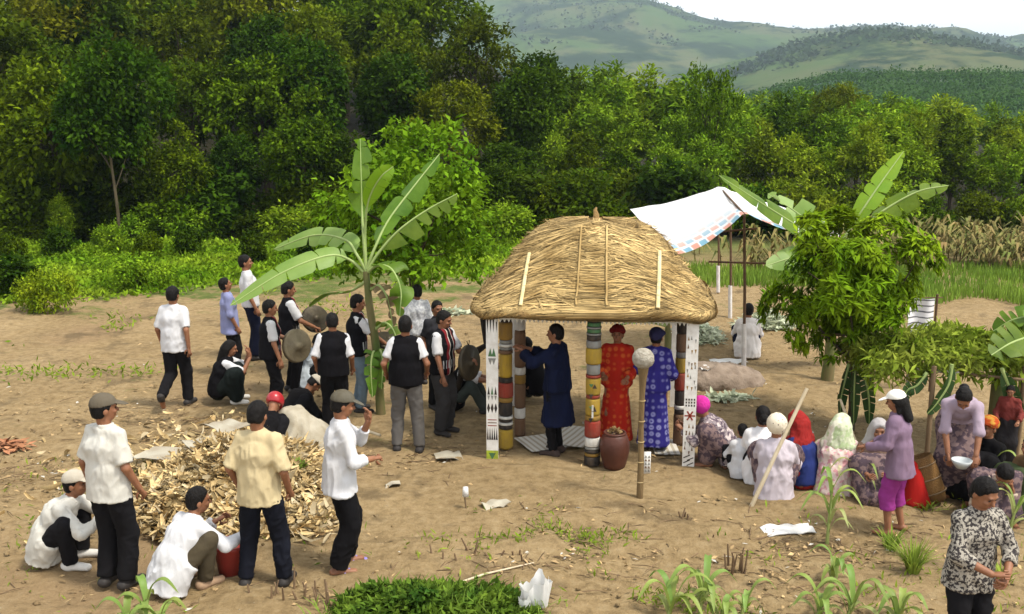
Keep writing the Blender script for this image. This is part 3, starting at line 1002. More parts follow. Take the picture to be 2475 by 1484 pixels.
    if shoes:
        for a_, fd_ in ((la, fdl), (ra, fdr)):
            sx = np.cross(fd_, [0, 0, 1])
            if shoes is FLIP:
                pr = [cone(a_ - fd_ * .055 - A([0, 0, .066]), a_ + fd_ * .165 - A([0, 0, .066]), .036, .042, np.array([0, 0, 1.]), .28, .01), cone(a_ + fd_ * .05 - sx * .04 - A([0, 0, .045]), a_ + fd_ * .10 - A([0, 0, .022]), .009, .009, k=.01), cone(a_ + fd_ * .05 + sx * .04 - A([0, 0, .045]), a_ + fd_ * .10 - A([0, 0, .022]), .009, .009, k=.01)]
            else:
                pr = [cone(a_ - fd_ * .05 - A([0, 0, .03]), a_ + fd_ * .155 - A([0, 0, .042]), .044, .033, sx, 1.15, .02, [(a_ - A([0, 0, .074]), (0, 0, -1))]), cone(a_ - fd_ * .02 - A([0, 0, .04]), a_ + A([0, 0, .02]), .045, .042, k=.02, cuts=[(a_ + A([0, 0, .015]), (0, 0, 1))])]
            V, F = solid(pr, .0095)
            MB().add(V, F).build('shoe' if shoes is not FLIP else 'flip_flop', shoes, root)
    root['vox'] = vox
    J = dict(root=root, S=S, lw=lw, rw=rw, hc=hc, B=B, nb=nb)
    M = Matrix.Translation(Vector(B)) @ Matrix.Rotation(math.radians(yaw), 4, 'Z') @ Matrix.Scale(S, 4)
    J['world'] = lambda v: np.array(M @ Vector(v))
    return J
# ------------------------------------------------------------------ clothes
WHITE = cloth('white', (.56, .56, .575), .12)
WARMW = cloth('warm_white', (.54, .525, .475), .14)
CREAM = cloth('cream', (.50, .41, .24), .12)
BLACK = cloth('black', (.006, .0055, .0065), .3)
DARKT = cloth('dark_trouser', (.009, .0085, .010), .3)
NAVY = cloth('navy', (.008, .010, .026), .3)
GREYT = cloth('grey_trouser', (.105, .098, .092), .2)
DGREY = cloth('dark_grey_trouser', (.035, .033, .033), .2)
KHAKI = cloth('khaki', (.065, .052, .032), .2)
JEANS = cloth('jeans', (.16, .22, .28), .3)
LAVEN = cloth('lavender_blue', (.24, .26, .45), .2)
LBLUE = cloth('light_blue', (.50, .56, .62), .1)
PURPLE = cloth('dusty_purple', (.20, .135, .20), .2)
MAGENTA = cloth('magenta', (.25, .035, .20), .25)
LILAC = cloth('pale_lilac', (.46, .41, .45), .1)
CAPG = cloth('cap_grey', (.125, .108, .082), .25)
CAPB = cloth('cap_beige', (.42, .38, .31), .15)
CAPD = cloth('cap_check_grey', (.14, .135, .115), .5)
CAPW = cloth('cap_white', (.80, .78, .72), .05)
REDC = cloth('red', (.28, .022, .02), .25)
RUST = cloth('maroon', (.17, .035, .03), .3)
BLUEC = cloth('blue', (.022, .035, .15), .25)
HELM = mat('red_helmet_plastic', (.32, .015, .02), .3, spec=.5)
def printed(name, base, spots, scale, thr=.5, kind='voronoi', detail=2.0, soft=.06, inv=False, col3=None):
    m = bpy.data.materials.new('print_' + name)
    m.use_nodes = True
    global n, l
    n, l = nodes_of(m)
    n.clear()
    out = N('OutputMaterial')
    pb = N('BsdfPrincipled', Roughness=.9)
    pb.inputs['Specular IOR Level'].default_value = .1
    tc = N('TexCoord')
    if kind == 'voronoi':
        t = N('TexVoronoi', Scale=scale)
        t.inputs['Randomness'].default_value = .35
        l.new(tc.outputs['Object'], t.inputs['Vector'])
        f = mrange(t.outputs['Distance'], thr - soft, thr + soft, 1, 0)
    elif kind == 'rings':
        t = N('TexVoronoi', Scale=scale)
        t.inputs['Randomness'].default_value = .25
        l.new(tc.outputs['Object'], t.inputs['Vector'])
        a = mrange(t.outputs['Distance'], thr - soft, thr + soft, 1, 0)
        b = mrange(t.outputs['Distance'], thr * .45 - soft, thr * .45 + soft, 0, 1)
        nz = N('TexNoise', Scale=scale * 5)
        l.new(tc.outputs['Object'], nz.inputs['Vector'])
        f = math_('MULTIPLY', a, math_('MAXIMUM', b, mrange(nz.outputs['Fac'], .45, .55)))
    else:
        t = N('TexNoise', Scale=scale, Detail=detail, Roughness=.6)
        l.new(tc.outputs['Object'], t.inputs['Vector'])
        f = mrange(t.outputs['Fac'], thr - soft, thr + soft)
    a, b = N('RGB'), N('RGB')
    a.outputs[0].default_value, b.outputs[0].default_value = (*base, 1), (*spots, 1)
    c = mixc(f, a.outputs[0], b.outputs[0])
    if col3:
        t3 = N('TexNoise', Scale=scale * .7, Detail=1.0)
        mp = N('Mapping')
        mp.inputs['Location'].default_value = (3, 5, 7)
        l.new(tc.outputs['Object'], mp.inputs[0])
        l.new(mp.outputs[0], t3.inputs['Vector'])
        d = N('RGB')
        d.outputs[0].default_value = (*col3, 1)
        c = mixc(mrange(t3.outputs['Fac'], .56, .62), c, d.outputs[0])
    l.new(c, pb.inputs['Base Color'])
    l.new(pb.outputs[0], out.inputs['Surface'])
    return m
PRINT = printed('black_white_leaves', (.33, .30, .25), (.035, .03, .03), 44, .50, 'noise', 3, .05)
REDROBE = printed('red_robe', (.36, .018, .009), (.50, .10, .022), 11, .36, 'rings', soft=.13)
BLUEROBE = printed('blue_robe', (.028, .022, .17), (.22, .22, .44), 11, .36, 'rings', soft=.13)
FLORAL = printed('pink_floral', (.62, .50, .45), (.55, .28, .30), 17, .54, 'noise', 2, .04, col3=(.60, .55, .33))
GREYPR = printed('grey_pink_print', (.24, .20, .205), (.09, .065, .085), 24, .52, 'noise', 3, .05, col3=(.50, .42, .40))
GREENSC = printed('pale_green_scarf', (.52, .55, .38), (.38, .46, .25), 14, .52, 'noise', 2, .06, col3=(.66, .64, .50))
SPOTCAP = printed('spotted_cap', (.68, .60, .46), (.05, .04, .04), 22, .16, 'voronoi', soft=.03)
DULLPR = printed('dull_flower_skirt', (.17, .115, .11), (.065, .045, .055), 18, .5, 'noise', 2, .05)
BEIGEPR = printed('beige_print', (.46, .38, .28), (.32, .23, .20), 20, .52, 'noise', 2, .05)
KNIT = cloth('magenta_knit', (.55, .035, .30), .3, .8)
ORANGE = printed('orange_red_wrap', (.32, .05, .012), (.36, .18, .03), 12, .5, 'noise', 2, .05)
def vest_mat():
    m = bpy.data.materials.new('vest_black_red_trim')
    m.use_nodes = True
    global n, l
    n, l = nodes_of(m)
    n.clear()
    out = N('OutputMaterial')
    pb = N('BsdfPrincipled', Roughness=.9)
    pb.inputs['Specular IOR Level'].default_value = .1
    tc = N('TexCoord')
    sp = N('SeparateXYZ')
    l.new(tc.outputs['Object'], sp.inputs[0])
    ax_ = math_('ABSOLUTE', sp.outputs[0])
    front = math_('GREATER_THAN', sp.outputs[1], .04)
    s1 = math_('MULTIPLY', math_('MULTIPLY', math_('GREATER_THAN', ax_, .045), math_('LESS_THAN', ax_, .085)), front)
    s2 = math_('MULTIPLY', math_('MULTIPLY', math_('GREATER_THAN', ax_, .030), math_('LESS_THAN', ax_, .045)), front)
    w = math_('MULTIPLY', math_('MULTIPLY', math_('LESS_THAN', sp.outputs[2], 1.04), math_('GREATER_THAN', sp.outputs[2], .93)), math_('MULTIPLY', front, math_('GREATER_THAN', math_('SINE', math_('MULTIPLY', sp.outputs[0], 150.)), .55)))
    k, r_, y, wh = N('RGB'), N('RGB'), N('RGB'), N('RGB')
    for q, c in ((k, (.006, .0055, .007)), (r_, (.17, .016, .02)), (y, (.45, .42, .37)), (wh, (.4, .4, .4))):
        q.outputs[0].default_value = (*c, 1)
    c = mixc(s2, mixc(s1, k.outputs[0], r_.outputs[0]), y.outputs[0])
    l.new(mixc(w, c, wh.outputs[0]), pb.inputs['Base Color'])
    l.new(pb.outputs[0], out.inputs['Surface'])
    return m
VEST = vest_mat()
BVEST = cloth('plain_black_vest', (.006, .0055, .007), .3)
T = lambda m, sleeve=.75, hem=.10, **k: dict(m=m, sleeve=sleeve, hem=hem, **k)
Bt = lambda m, **k: dict(m=m, **k)
P = lambda base, **k: dict(base, **k)

# ------------------------------------------------------------------ people round the husk pile, left foreground
person('person in a white T-shirt, grey-brown cap and black trousers standing at the far left', (282, 1418), -22, P(STAND, lw=(-.24, .05, .86), rw=(.23, .10, .88), hy=-32, lean=2), 958, top=T(WARMW, .85, .11, flare=.02), bottom=Bt(DARKT, w=.010), hat=('cap', CAPG), build=.93)
person('person in a white shirt and beige cap squatting at the left edge', (160, 1362), -88, P(SQUAT, lean=34, hp=-26, lw=(-.10, .46, .50), rw=(.10, .44, .50)), H=1.64, top=T(WARMW, 1.95, .15, flare=.03, amp=.013), bottom=Bt(DARKT), hat=('cap', CAPB), shoes=cloth('pale_shoe', (.6, .58, .54)))
person('bareheaded person in a white shirt squatting beside the red bucket', (452, 1420), -38, P(SQUAT, lean=36, hp=-22, hy=-22, lw=(-.10, .40, .46), rw=(.20, .48, .38)), H=1.62, top=T(WHITE, 1.9, .17, flare=.03, amp=.013), bottom=Bt(KHAKI), shoes=cloth('sandal_tan', (.33, .22, .14)))
person('person in a cream shirt and black trousers seen from behind, legs apart', (640, 1418), -6, P(STAND, la=(-.17, 0, .075), ra=(.17, .05, .075), lw=(-.23, .10, .90), rw=(.23, .08, .88), lean=2, twist=-6, hp=14), 976, top=T(CREAM, .95, .12, flare=.02, amp=.011), bottom=Bt(cloth('blue_black', (.008, .009, .015), .3)), build=1.05)
person('person in a loose white shirt and grey cap holding a hand to the mouth', (828, 1378), -68, P(STAND, pelvis=(0, 0, .9), lean=4, hp=10, lw=(-.02, .28, 1.36), rw=(.10, .28, 1.05), le=(-.4, .3, -1), re=(.8, -.3, -1), ld=(.1, -.1, 1), la=(-.12, .06, .075), ra=(.09, -.06, .075)), 946, top=T(WHITE, 1.55, .14, flare=.03, amp=.012), bottom=Bt(BLACK, w=.014), build=.95, hat=('cap', CAPD), shoes=FLIP)
# ------------------------------------------------------------------ the gong players and the people behind them
person('person in a white T-shirt walking away from the group on the left', (432, 982), -8, P(STAND, lean=4, la=(-.09, -.30, .22), ra=(.10, .10, .075), fl=(-.1, .5, -.85), lk=(0, 1, -.2), lw=(-.235, .10, .87), rw=(.23, -.06, .86)), 695, top=T(WHITE, .9, .12, flare=.015), bottom=Bt(DARKT))
person('person in a black vest and white blouse squatting and blowing into cupped hands', (556, 972), -78, P(SQUAT, lean=20, hp=-2, lw=(-.05, .30, .72), rw=(.05, .32, .68), le=(-.5, .2, -1), re=(.5, .2, -1), ld=(0, -.2, 1), rd=(0, -.2, 1)), H=1.56, top=T(WHITE, .95, .05), vest=BVEST, bottom=Bt(cloth('dark_green_skirt', (.010, .014, .013), .3), kind='skirt'), hair='long', shoes=cloth('pale_shoe', (.6, .58, .54)))
person('person in a white shirt behind the big banana leaf, leaning back', (612, 868), -70, P(STAND, lean=-4, hy=-8, side=-3), 618, top=T(WHITE, .9, .04), bottom=Bt(NAVY))
person('person in a lavender-blue shirt half hidden behind the banana leaf tip', (562, 905), -60, P(STAND, lean=-3, hp=-12), 672, top=T(LAVEN, 1.2, .18, flare=.03), bottom=Bt(DARKT))
g1 = person('gong player in red-trimmed vest with right arm hanging, nearest of the pair', (660, 1000), -72, P(STAND, lean=2, hp=4, lw=(-.14, .36, 1.02), rw=(.23, .12, .82), rd=(0, .15, -1)), 727, top=T(WHITE, .85, .05), vest=VEST, bottom=Bt(BLACK), group='gong players in black vests')
g2 = person('gong player with a dark gong at the chest, standing behind the front one', (705, 948), -66, P(STAND, lean=1, hp=6, lw=(-.14, .36, 1.10), rw=(.16, .34, 1.0), re=(.9, -.3, -1)), 682, top=T(WHITE, .85, .05), vest=VEST, bottom=Bt(BLACK), group='gong players in black vests')
person('person in a light blue shirt sitting bent over between the gong players', (748, 935), -60, P(SIT, lean=30, hp=10), H=1.6, top=T(LBLUE, 1.5, .1), bottom=Bt(DARKT))
person('broad back of a person in a plain black vest and black trousers', (812, 1052), 6, P(STAND, lw=(-.23, .12, .92), rw=(.24, .14, .90), lean=3, hp=8), 760, top=T(WHITE, .95, .05), vest=BVEST, bottom=Bt(BLACK), build=1.0)
g3 = person('gong player in jeans and black vest by the banana trunk', (866, 995), -75, P(STAND, lean=3, hp=6, lw=(-.16, .42, 1.02), rw=(.14, .40, .98), re=(.9, -.5, -.8)), 714, top=T(WHITE, .85, .05), vest=VEST, bottom=Bt(JEANS), group='gong players in black vests')
person('back view of a person in a black vest and grey trousers', (985, 1090), 2, P(STAND, la=(-.13, 0, .075), ra=(.15, -.06, .075), lw=(-.25, .14, .95), rw=(.24, .16, .95), lean=2), 766, top=T(WHITE, .7, .05), vest=BVEST, bottom=Bt(GREYT), build=.97)
g4 = person('gong player turned to the right in dark grey trousers next to the thatched shelter', (1070, 1046), -120, P(STAND, lean=3, hp=12, hy=12, lw=(-.12, .38, 1.05), rw=(.25, .18, .86), re=(.6, -1, -.2)), 752, top=T(WHITE, .85, .05), vest=VEST, bottom=Bt(DGREY, w=.012), group='gong players in black vests')
person('person in a striped white shirt with the head hidden in the round tree', (1012, 930), 20, P(STAND, lean=2), 690, top=T(printed('thin_stripe_white', (.55, .55, .55), (.40, .40, .42), 30, .5, 'noise', 0, .05), .9, .06), bottom=Bt(BLACK))
person('dark-haired person peering over the shoulder of a gong player', (1058, 985), -150, P(STAND, lean=2, hp=5), 728, top=T(cloth('dark_tee', (.03, .03, .035), .2), .8, .1), bottom=Bt(DARKT))
person('person in a white shirt and dark vest sitting beside the shelter, arm stretched out', (1118, 990), -95, P(SIT, lean=18, lw=(-.1, .5, .42), rw=(.12, .52, .46), hp=14), H=1.6, top=T(WHITE, .9, .06), vest=BVEST, bottom=Bt(cloth('dark_green_grey', (.045, .055, .05), .3)), hair='short')
person('crouching person in dark clothes with a red helmet behind the husk pile', (645, 1100), -8, P(SIT, lean=48, hp=20), H=1.55, top=T(BLACK, 1.9, .12), bottom=Bt(DARKT), hair=None, hat=('helmet', HELM))
person('crouching person in dark clothes and a pale grey cap behind the husk pile', (706, 1030), -60, P(SIT, lean=50, hp=20, rw=(.2, .5, .2)), H=1.55, top=T(BLACK, 1.3, .12), bottom=Bt(DARKT), hat=('cap', CAPB))
# ------------------------------------------------------------------ under and beside the shelter
navy = person('person in a long navy tunic with both arms raised under the thatched roof', (1345, 1098), 62, P(STAND, lean=3, hy=8, lw=(-.14, .42, 1.34), rw=(.10, .46, 1.30), le=(-.6, .2, -1), re=(.8, .2, -1), ld=(.1, .8, .3), rd=(-.1, .9, .3)), 786, robe=dict(m=cloth('navy_tunic', (.006, .009, .030), .3), hem=.42, sleeve=1.8, sf=.02, w=.20), bottom=Bt(BLACK, w=-.012), shoes=cloth('sandal_dark', (.05, .035, .03)))
person('person in an orange-dotted red robe and red head wrap behind the clay jar', (1487, 1075), 168, P(STAND, lean=1, lw=(-.16, .22, 1.02), rw=(.16, .22, 1.05)), 788, robe=dict(m=REDROBE, hem=.10, sleeve=1.9, w=.20), hair='short', hat=('wrap', cloth('dark_red_wrap', (.16, .012, .012), .3)))
person('person in a blue robe with white rings and a dark blue head wrap', (1578, 1088), -20, P(STAND, lean=2, lw=(-.18, .25, 1.05), rw=(.18, .2, 1.0)), 796, robe=dict(m=BLUEROBE, hem=.10, sleeve=1.9, w=.185), hat=('wrap', cloth('indigo_wrap', (.03, .03, .09), .3)))
person('crouching person in a dark vest seen between shelter posts', (1278, 965), 60, P(SQUAT, lean=25), H=1.6, top=T(WHITE, .9, .06), vest=BVEST, bottom=Bt(DARKT))
person('squatting person in a grey-pink print dress and magenta knitted hat by the right corner board', (1728, 1122), 75, P(SQUAT, lean=40, hp=6), H=1.52, top=T(GREYPR, 1.9, .14, flare=.04, amp=.013), bottom=Bt(DULLPR, kind='skirt'), hair='short', hat=('knit', KNIT), shoes=None)
# ------------------------------------------------------------------ the seated group on the right
person('small child in white with black hair at the left of the seated group', (1786, 1146), 10, P(SIT, lean=8), H=1.12, top=T(WHITE, 1.5, .12, flare=.02), bottom=Bt(DARKT), shoes=None)
person('dark-haired person in white sitting behind the spotted cap', (1836, 1158), -8, P(SIT, lean=14), H=1.58, top=T(cloth('white_b', (.70, .68, .68), .05), 1.8, .12, flare=.02), bottom=Bt(DARKT), hair='bun')
person('person in a pale lilac shirt and spotted cap sitting with back turned', (1868, 1192), -14, P(SIT, lean=12, hp=8), H=1.62, top=T(LILAC, 1.8, .14, flare=.04, amp=.012), bottom=Bt(DULLPR, kind='skirt'), hat=('knit', SPOTCAP), shoes=None)
person('person in a red dress and blue shawl seated at the right of the lilac shirt', (1925, 1172), 40, P(SIT, lean=16, hp=8), H=1.56, top=T(BLUEC, 1.2, .05), bottom=Bt(REDC, kind='skirt', len=1.0), hair='short', hat=('scarf', REDC), shoes=None)
person('person in a pink floral dress and pale green headscarf sitting by the mango tree', (2020, 1184), -30, P(SIT, lean=18, hp=10), H=1.58, top=T(FLORAL, 1.8, .12, flare=.03), bottom=Bt(FLORAL, kind='skirt', len=1.0), hat=('scarf', GREENSC), shoes=None)
person('person in a purple shirt, bright pink knee trousers and a white cap', (2160, 1288), 58, P(STAND, lean=8, hp=6, la=(-.11, .05, .075), ra=(.12, -.05, .075), lw=(-.16, .34, 1.02), rw=(.12, .34, .98)), 948, top=T(PURPLE, 1.9, .20, flare=.05, amp=.013), bottom=Bt(MAGENTA, len=.42, w=.012), hair='long', hat=('cap', CAPW), shoes=None)
person('grey-haired seated person with a brown face beside the purple shirt', (2112, 1200), 165, P(SIT, lean=12), H=1.58, top=T(cloth('brown_shawl', (.20, .13, .10), .2), 1.9, .1), bottom=Bt(DULLPR, kind='skirt'), hair=None, hat=('scarf', cloth('grey_scarf', (.36, .34, .34), .2)), shoes=None)
bent = person('person in a lilac shirt and patterned skirt bending down with a bowl', (2302, 1196), 158, P(STAND, pelvis=(0, -.10, .84), lean=58, hp=8, lw=(-.16, .50, .62), rw=(.10, .46, .55), le=(-1, .2, 0), re=(1, .2, 0)), H=1.6, top=T(cloth('lilac', (.34, .27, .335), .15), 1.1, .10, flare=.02), bottom=Bt(DULLPR, kind='skirt', len=.8), hair='bun', shoes=None)
person('person in maroon standing in the shade under the leaf roof at right', (2425, 1118), 150, P(STAND, lean=6, hp=14, lw=(-.2, .3, 1.0), rw=(.2, .25, .95)), 930, top=T(RUST, 1.9, .1), bottom=Bt(cloth('black_skirt', (.02, .018, .02), .3), kind='skirt'), hair='bun', shoes=None)
person('person in black with an orange-red head wrap sitting in the shade', (2368, 1195), 120, P(SIT, lean=10), H=1.6, top=T(BLACK, 1.9, .1), bottom=Bt(BLACK, kind='skirt'), hat=('wrap', ORANGE), shoes=None)
person('person in a beige print top sitting bent forward behind the printed shirt', (2392, 1236), 170, P(SIT, lean=50, hp=25), H=1.55, top=T(BEIGEPR, 1.8, .14, flare=.02), bottom=Bt(DULLPR, kind='skirt'), hair='short', shoes=None)
person('person in a brown dress sitting at the right edge of the frame', (2478, 1240), 110, P(SIT, lean=15), H=1.55, top=T(cloth('brown_dress', (.16, .10, .05), .2), 1.8, .1), bottom=Bt(cloth('green_skirt', (.05, .07, .03), .2), kind='skirt'), shoes=None)
person('person in a black-and-white leaf print shirt looking down, nearest at right', (2318, 1640), -170, P(STAND, lean=6, hp=20, hy=14, lw=(-.10, .28, .98), rw=(.04, .30, 1.02), le=(-.9, -.4, -.3), re=(.9, -.4, -.3), ld=(.7, .4, -.3), rd=(-.7, .4, .1)), 1148, top=T(PRINT, 1.5, .12, flare=.03, amp=.010), bottom=Bt(DARKT), curl=.9)
person('person in a white shirt sitting with back turned near the tarpaulin posts', (1803, 856), -8, P(SIT, lean=8), H=1.64, top=T(cloth('white_pink', (.70, .66, .64), .05), 1.8, .14, flare=.03), bottom=Bt(NAVY), shoes=None)
# ------------------------------------------------------------------ the thatched shelter
STRAW = mat('thatch_straw', (.225, .145, .052), .85, (.47, .335, .145), 2.6, island=.62, spec=.15)
STRAWD = mat('thatch_base', (.22, .135, .055), .95, (.34, .22, .09), 8, .8, 30)
STRIP = mat('bamboo_strip', (.60, .52, .30), .6, (.56, .44, .2), 6, spec=.3)
PALEB = mat('pale_board', (.56, .54, .47), .8, (.46, .43, .36), 9, .3, 40, stretch=(1, 1, .2))
WHITEB = mat('white_painted_board', (.68, .66, .62), .75, (.56, .53, .48), 14, .2, 40)
WOOD = mat('old_wood', (.20, .135, .075), .85, (.12, .08, .045), 7, .5, 30, stretch=(1, 1, .2))
DWOOD = mat('dark_wood', (.016, .012, .010), .85, (.03, .022, .016), 7, .5, 30)
def paint(nm, c):
    return mat('paint_' + nm, tuple(x * .9 for x in c), .8, tuple(x * .55 + y * .3 for x, y in zip(c, (.16, .11, .07))), 16, .5, 50, spec=.15, stretch=(1, 1, .35))
PK, PY, PO, PR_, PG, PGR, PW, PB = [paint(a, b) for a, b in (('black', (.025, .023, .022)), ('yellow', (.40, .26, .03)), ('ochre', (.28, .16, .028)), ('red', (.27, .035, .022)), ('green', (.06, .17, .07)), ('grey', (.24, .24, .22)), ('white', (.68, .66, .6)), ('brown', (.16, .09, .05)))]
PLIME = paint('lime', (.38, .46, .04))
PAINTS = [PK, PY, PO, PR_, PG, PGR, PW, PB, PLIME]
K, Y_, O_, R_, G_, GR, W_, B_, LM = range(9)
fl, fr_ = at(1190, 1113), at(1662, 1130)
ang = math.atan2(fr_[1] - fl[1], fr_[0] - fl[0])
DEP = 1.12
mid = (fl + fr_) / 2
ctr = mid + np.array([-math.sin(ang), math.cos(ang), 0]) * DEP
HW = float(np.linalg.norm(fr_ - fl)) / 2
hut = empty('thatched_shelter', (ctr[0], ctr[1], 0), ang)
tag(hut, 'small open shelter with a domed thatch roof on painted posts', 'shelter')
EZ, RISE, RX, RY = 1.80, .90, 1.38, 1.28
tt = np.array([0, .12, .28, .45, .62, .76, .87, .94, .98, 1.0])
rt = np.array([1.0, .915, .825, .745, .655, .570, .480, .390, .265, .0])
def roof_pt(th, t):
    r_ = np.interp(t, tt, rt)
    e = .36 + .6 * np.clip(t, 0, 1) ** .7
    c, s = np.cos(th), np.sin(th)
    x = np.sign(c) * np.abs(c) ** e * RX * r_
    y = np.sign(s) * np.abs(s) ** e * RY * r_
    return np.stack([x, y, EZ + RISE * t + .02 * np.sin(th * 3)], -1)
def roof_frame(th, t):
    p = roof_pt(th, t)
    a = roof_pt(th + .01, t) - p
    b = roof_pt(th, np.minimum(t + .01, 1)) - roof_pt(th, np.maximum(t - .01, 0))
    return p, nrm(np.cross(a, b))
ths, ts = np.linspace(0, 2 * np.pi, 73)[:-1], np.concatenate([np.linspace(0, .9, 22), [.94, .97, .99, .9995]])
TH, TT = np.meshgrid(ths, ts)
p_, nn_ = roof_frame(TH.ravel(), TT.ravel())
p_ = p_ + nn_ * (vnoise(p_ * 9)[:, None] * .02)
m_ = len(ths)
q = np.array([[i * m_ + j, i * m_ + (j + 1) % m_, (i + 1) * m_ + (j + 1) % m_, (i + 1) * m_ + j] for i in range(len(ts) - 1) for j in range(m_)])
rb = MB().add(p_, q)
rb.add(np.vstack([roof_pt(ths, np.zeros(m_)) * [.97, .97, 1], [[0, 0, EZ + .3]]]), [[(j + 1) % m_, j, m_, m_] for j in range(m_)])
rb.build('roof', STRAWD, hut)
th_b = MB()
r = np.random.default_rng(3)
Nn = 21000
th0 = r.uniform(0, 2 * np.pi, Nn)
t0 = r.random(Nn) ** .85
front = np.sin(th0) < 0
side = np.where(np.abs(np.cos(th0)) < .25, np.sign(r.random(Nn) - .5), np.sign(np.cos(th0)) * np.where(front, 1, -1))            # strands run outwards from the middle strip and sag
rad = np.interp(t0, tt, rt) * 1.3 + .15
ln = r.uniform(.22, .55, Nn)
cen = np.abs(np.cos(th0)) < .12
dth = side * ln / rad * np.where(cen, .55, .75) * r.uniform(.6, 1.1, Nn)
dt = -ln * np.where(cen, .02, .34) * r.uniform(.3, 1.25, Nn) + r.normal(size=Nn) * .02
w_ = r.uniform(.006, .019, Nn)
lift0, lift1 = r.uniform(.004, .026, Nn), r.uniform(.006, .034, Nn) * (1 + (r.random(Nn) < .05) * 1.5)
rows = []
for k_ in range(4):
    f_ = k_ / 3
    tk = t0 + dt * f_ ** 1.3
    pp, no = roof_frame(th0 + dth * f_, np.clip(tk, 0.0, .995))
    pp = pp + no * (lift0 + (lift1 - lift0) * f_)[:, None]
    pp[:, 2] += np.minimum(tk, 0) * .6
    rows.append((pp, no))
Vs = []
for k_ in range(4):
    pp, no = rows[k_]
    d_ = rows[min(k_ + 1, 3)][0] - rows[max(k_ - 1, 0)][0]
    sdv = nrm(np.cross(d_, no))
    ww = (w_ * (1, 1, .85, .3)[k_])[:, None] * .5
    Vs += [pp + sdv * ww, pp - sdv * ww]
V = np.stack(Vs, 1).reshape(-1, 3)
b_ = np.arange(Nn)[:, None] * 8
F = np.concatenate([b_ + np.array([[2 * k_, 2 * k_ + 1, 2 * k_ + 3, 2 * k_ + 2]]) for k_ in range(3)])
th_b.add(V, F)
o = th_b.build('thatch', STRAW, hut)
o['kind'] = 'stuff'
# eave roll of twisted straw
er = MB()
tha = np.linspace(0, 2 * np.pi, 97)
pe = roof_pt(tha, np.zeros(97)) * [1.0, 1.0, 1] + np.stack([np.zeros(97), np.zeros(97), -.035 + .012 * np.sin(tha * 9)], 1)
er.tube(pe, .048 + .006 * np.sin(np.arange(97) * 1.3), 9, wob=.15, caps=False)
er.build('eave_roll', STRAWD, hut)
es = MB()
Ne = 5200
tq = r.uniform(0, 2 * np.pi, Ne)
ph = r.uniform(0, 2 * np.pi, Ne)
L_ = r.uniform(.10, .24, Ne)
def epos(t_, f_, R_):
    c0 = roof_pt(t_, np.zeros_like(t_))
    c0[:, 2] += -.035 + .012 * np.sin(t_ * 9)
    out_ = nrm(c0 * [1, 1, 0])
    return c0 + out_ * (np.cos(f_) * R_)[:, None] + np.array([0, 0, 1]) * (np.sin(f_) * R_)[:, None]
rowsE = [epos(tq + k_ / 2 * L_ / 1.4, ph + k_ * .5, np.full(Ne, .053 + .004 * k_)) for k_ in range(3)]
VV = []
for k_ in range(3):
    d_ = nrm(rowsE[min(k_ + 1, 2)] - rowsE[max(k_ - 1, 0)])
    sdv = nrm(np.cross(d_, nrm(rowsE[k_] - epos(tq, ph, np.zeros(Ne))))) * .005
    VV += [rowsE[k_] + sdv, rowsE[k_] - sdv]
V = np.stack(VV, 1).reshape(-1, 3)
b_ = np.arange(Ne)[:, None] * 6
es.add(V, np.concatenate([b_ + np.array([[2 * k_, 2 * k_ + 1, 2 * k_ + 3, 2 * k_ + 2]]) for k_ in range(2)]))
o = es.build('eave_straw', STRAW, hut)
o['kind'] = 'stuff'
def batten(xf0, xf1, t_a, t_b, w, m):
    t_ = np.linspace(t_a, t_b, 14)
    pts = []
    for q_ in t_:
        xt = xf0 + (xf1 - xf0) * (q_ - t_a) / (t_b - t_a)
        a = np.linspace(math.pi * 1.02, math.pi * 1.98, 900)
        pp = roof_pt(a, np.full(900, q_))
        i_ = int(np.argmin(np.abs(pp[:, 0] - xt)))
        p0, n0 = roof_frame(a[i_:i_ + 1], np.array([q_]))
        pts.append(p0[0] + n0[0] * .045)
    MB().tube(pts, w, 6, flat=.35).build('bamboo_strip', m, hut)
batten(-.78, -.72, .03, .62, .022, STRIP)
batten(.72, .73, .03, .66, .024, STRIP)
batten(-.17, -.14, .05, .93, .011, STRAW)
batten(.165, .14, .05, .93, .012, STRAW)
MB().tube([[0, 0, EZ + RISE - .05], [.01, 0, EZ + RISE + .06], [0, 0, EZ + RISE + .12], [.012, 0, EZ + RISE + .15]], [.045, .035, .022, .01], 8, wob=.3).build('finial', STRAWD, hut)
# eave boards with a carved fringe
for sy in (-1, 1):
    eb = MB().box((0, sy * (DEP - .0), EZ - .085), (2 * HW + .05, .03, .06))
    o = eb.build('eave_board', PALEB, hut, smooth=False)
    fb = MB()
    for k_ in range(46):
        x_ = -HW + .05 + k_ * (2 * HW - .1) / 45
        fb.add([[x_ - .018, sy * DEP - .017, EZ - .112], [x_ + .018, sy * DEP - .017, EZ - .112], [x_, sy * DEP - .017, EZ - .15], [x_ - .018, sy * DEP + .012, EZ - .112], [x_ + .018, sy * DEP + .012, EZ - .112], [x_, sy * DEP + .012, EZ - .15]], [[0, 1, 2, 2], [4, 3, 5, 5], [0, 2, 5, 3], [1, 4, 5, 2]])
    fb.build('fringe', PALEB, o, smooth=False)['kind'] = 'stuff'
for sx in (-1, 1):
    MB().box((sx * (HW + .0), 0, EZ - .082), (.03, 2 * DEP - .04, .05)).build('eave_board', PALEB, hut, smooth=False)
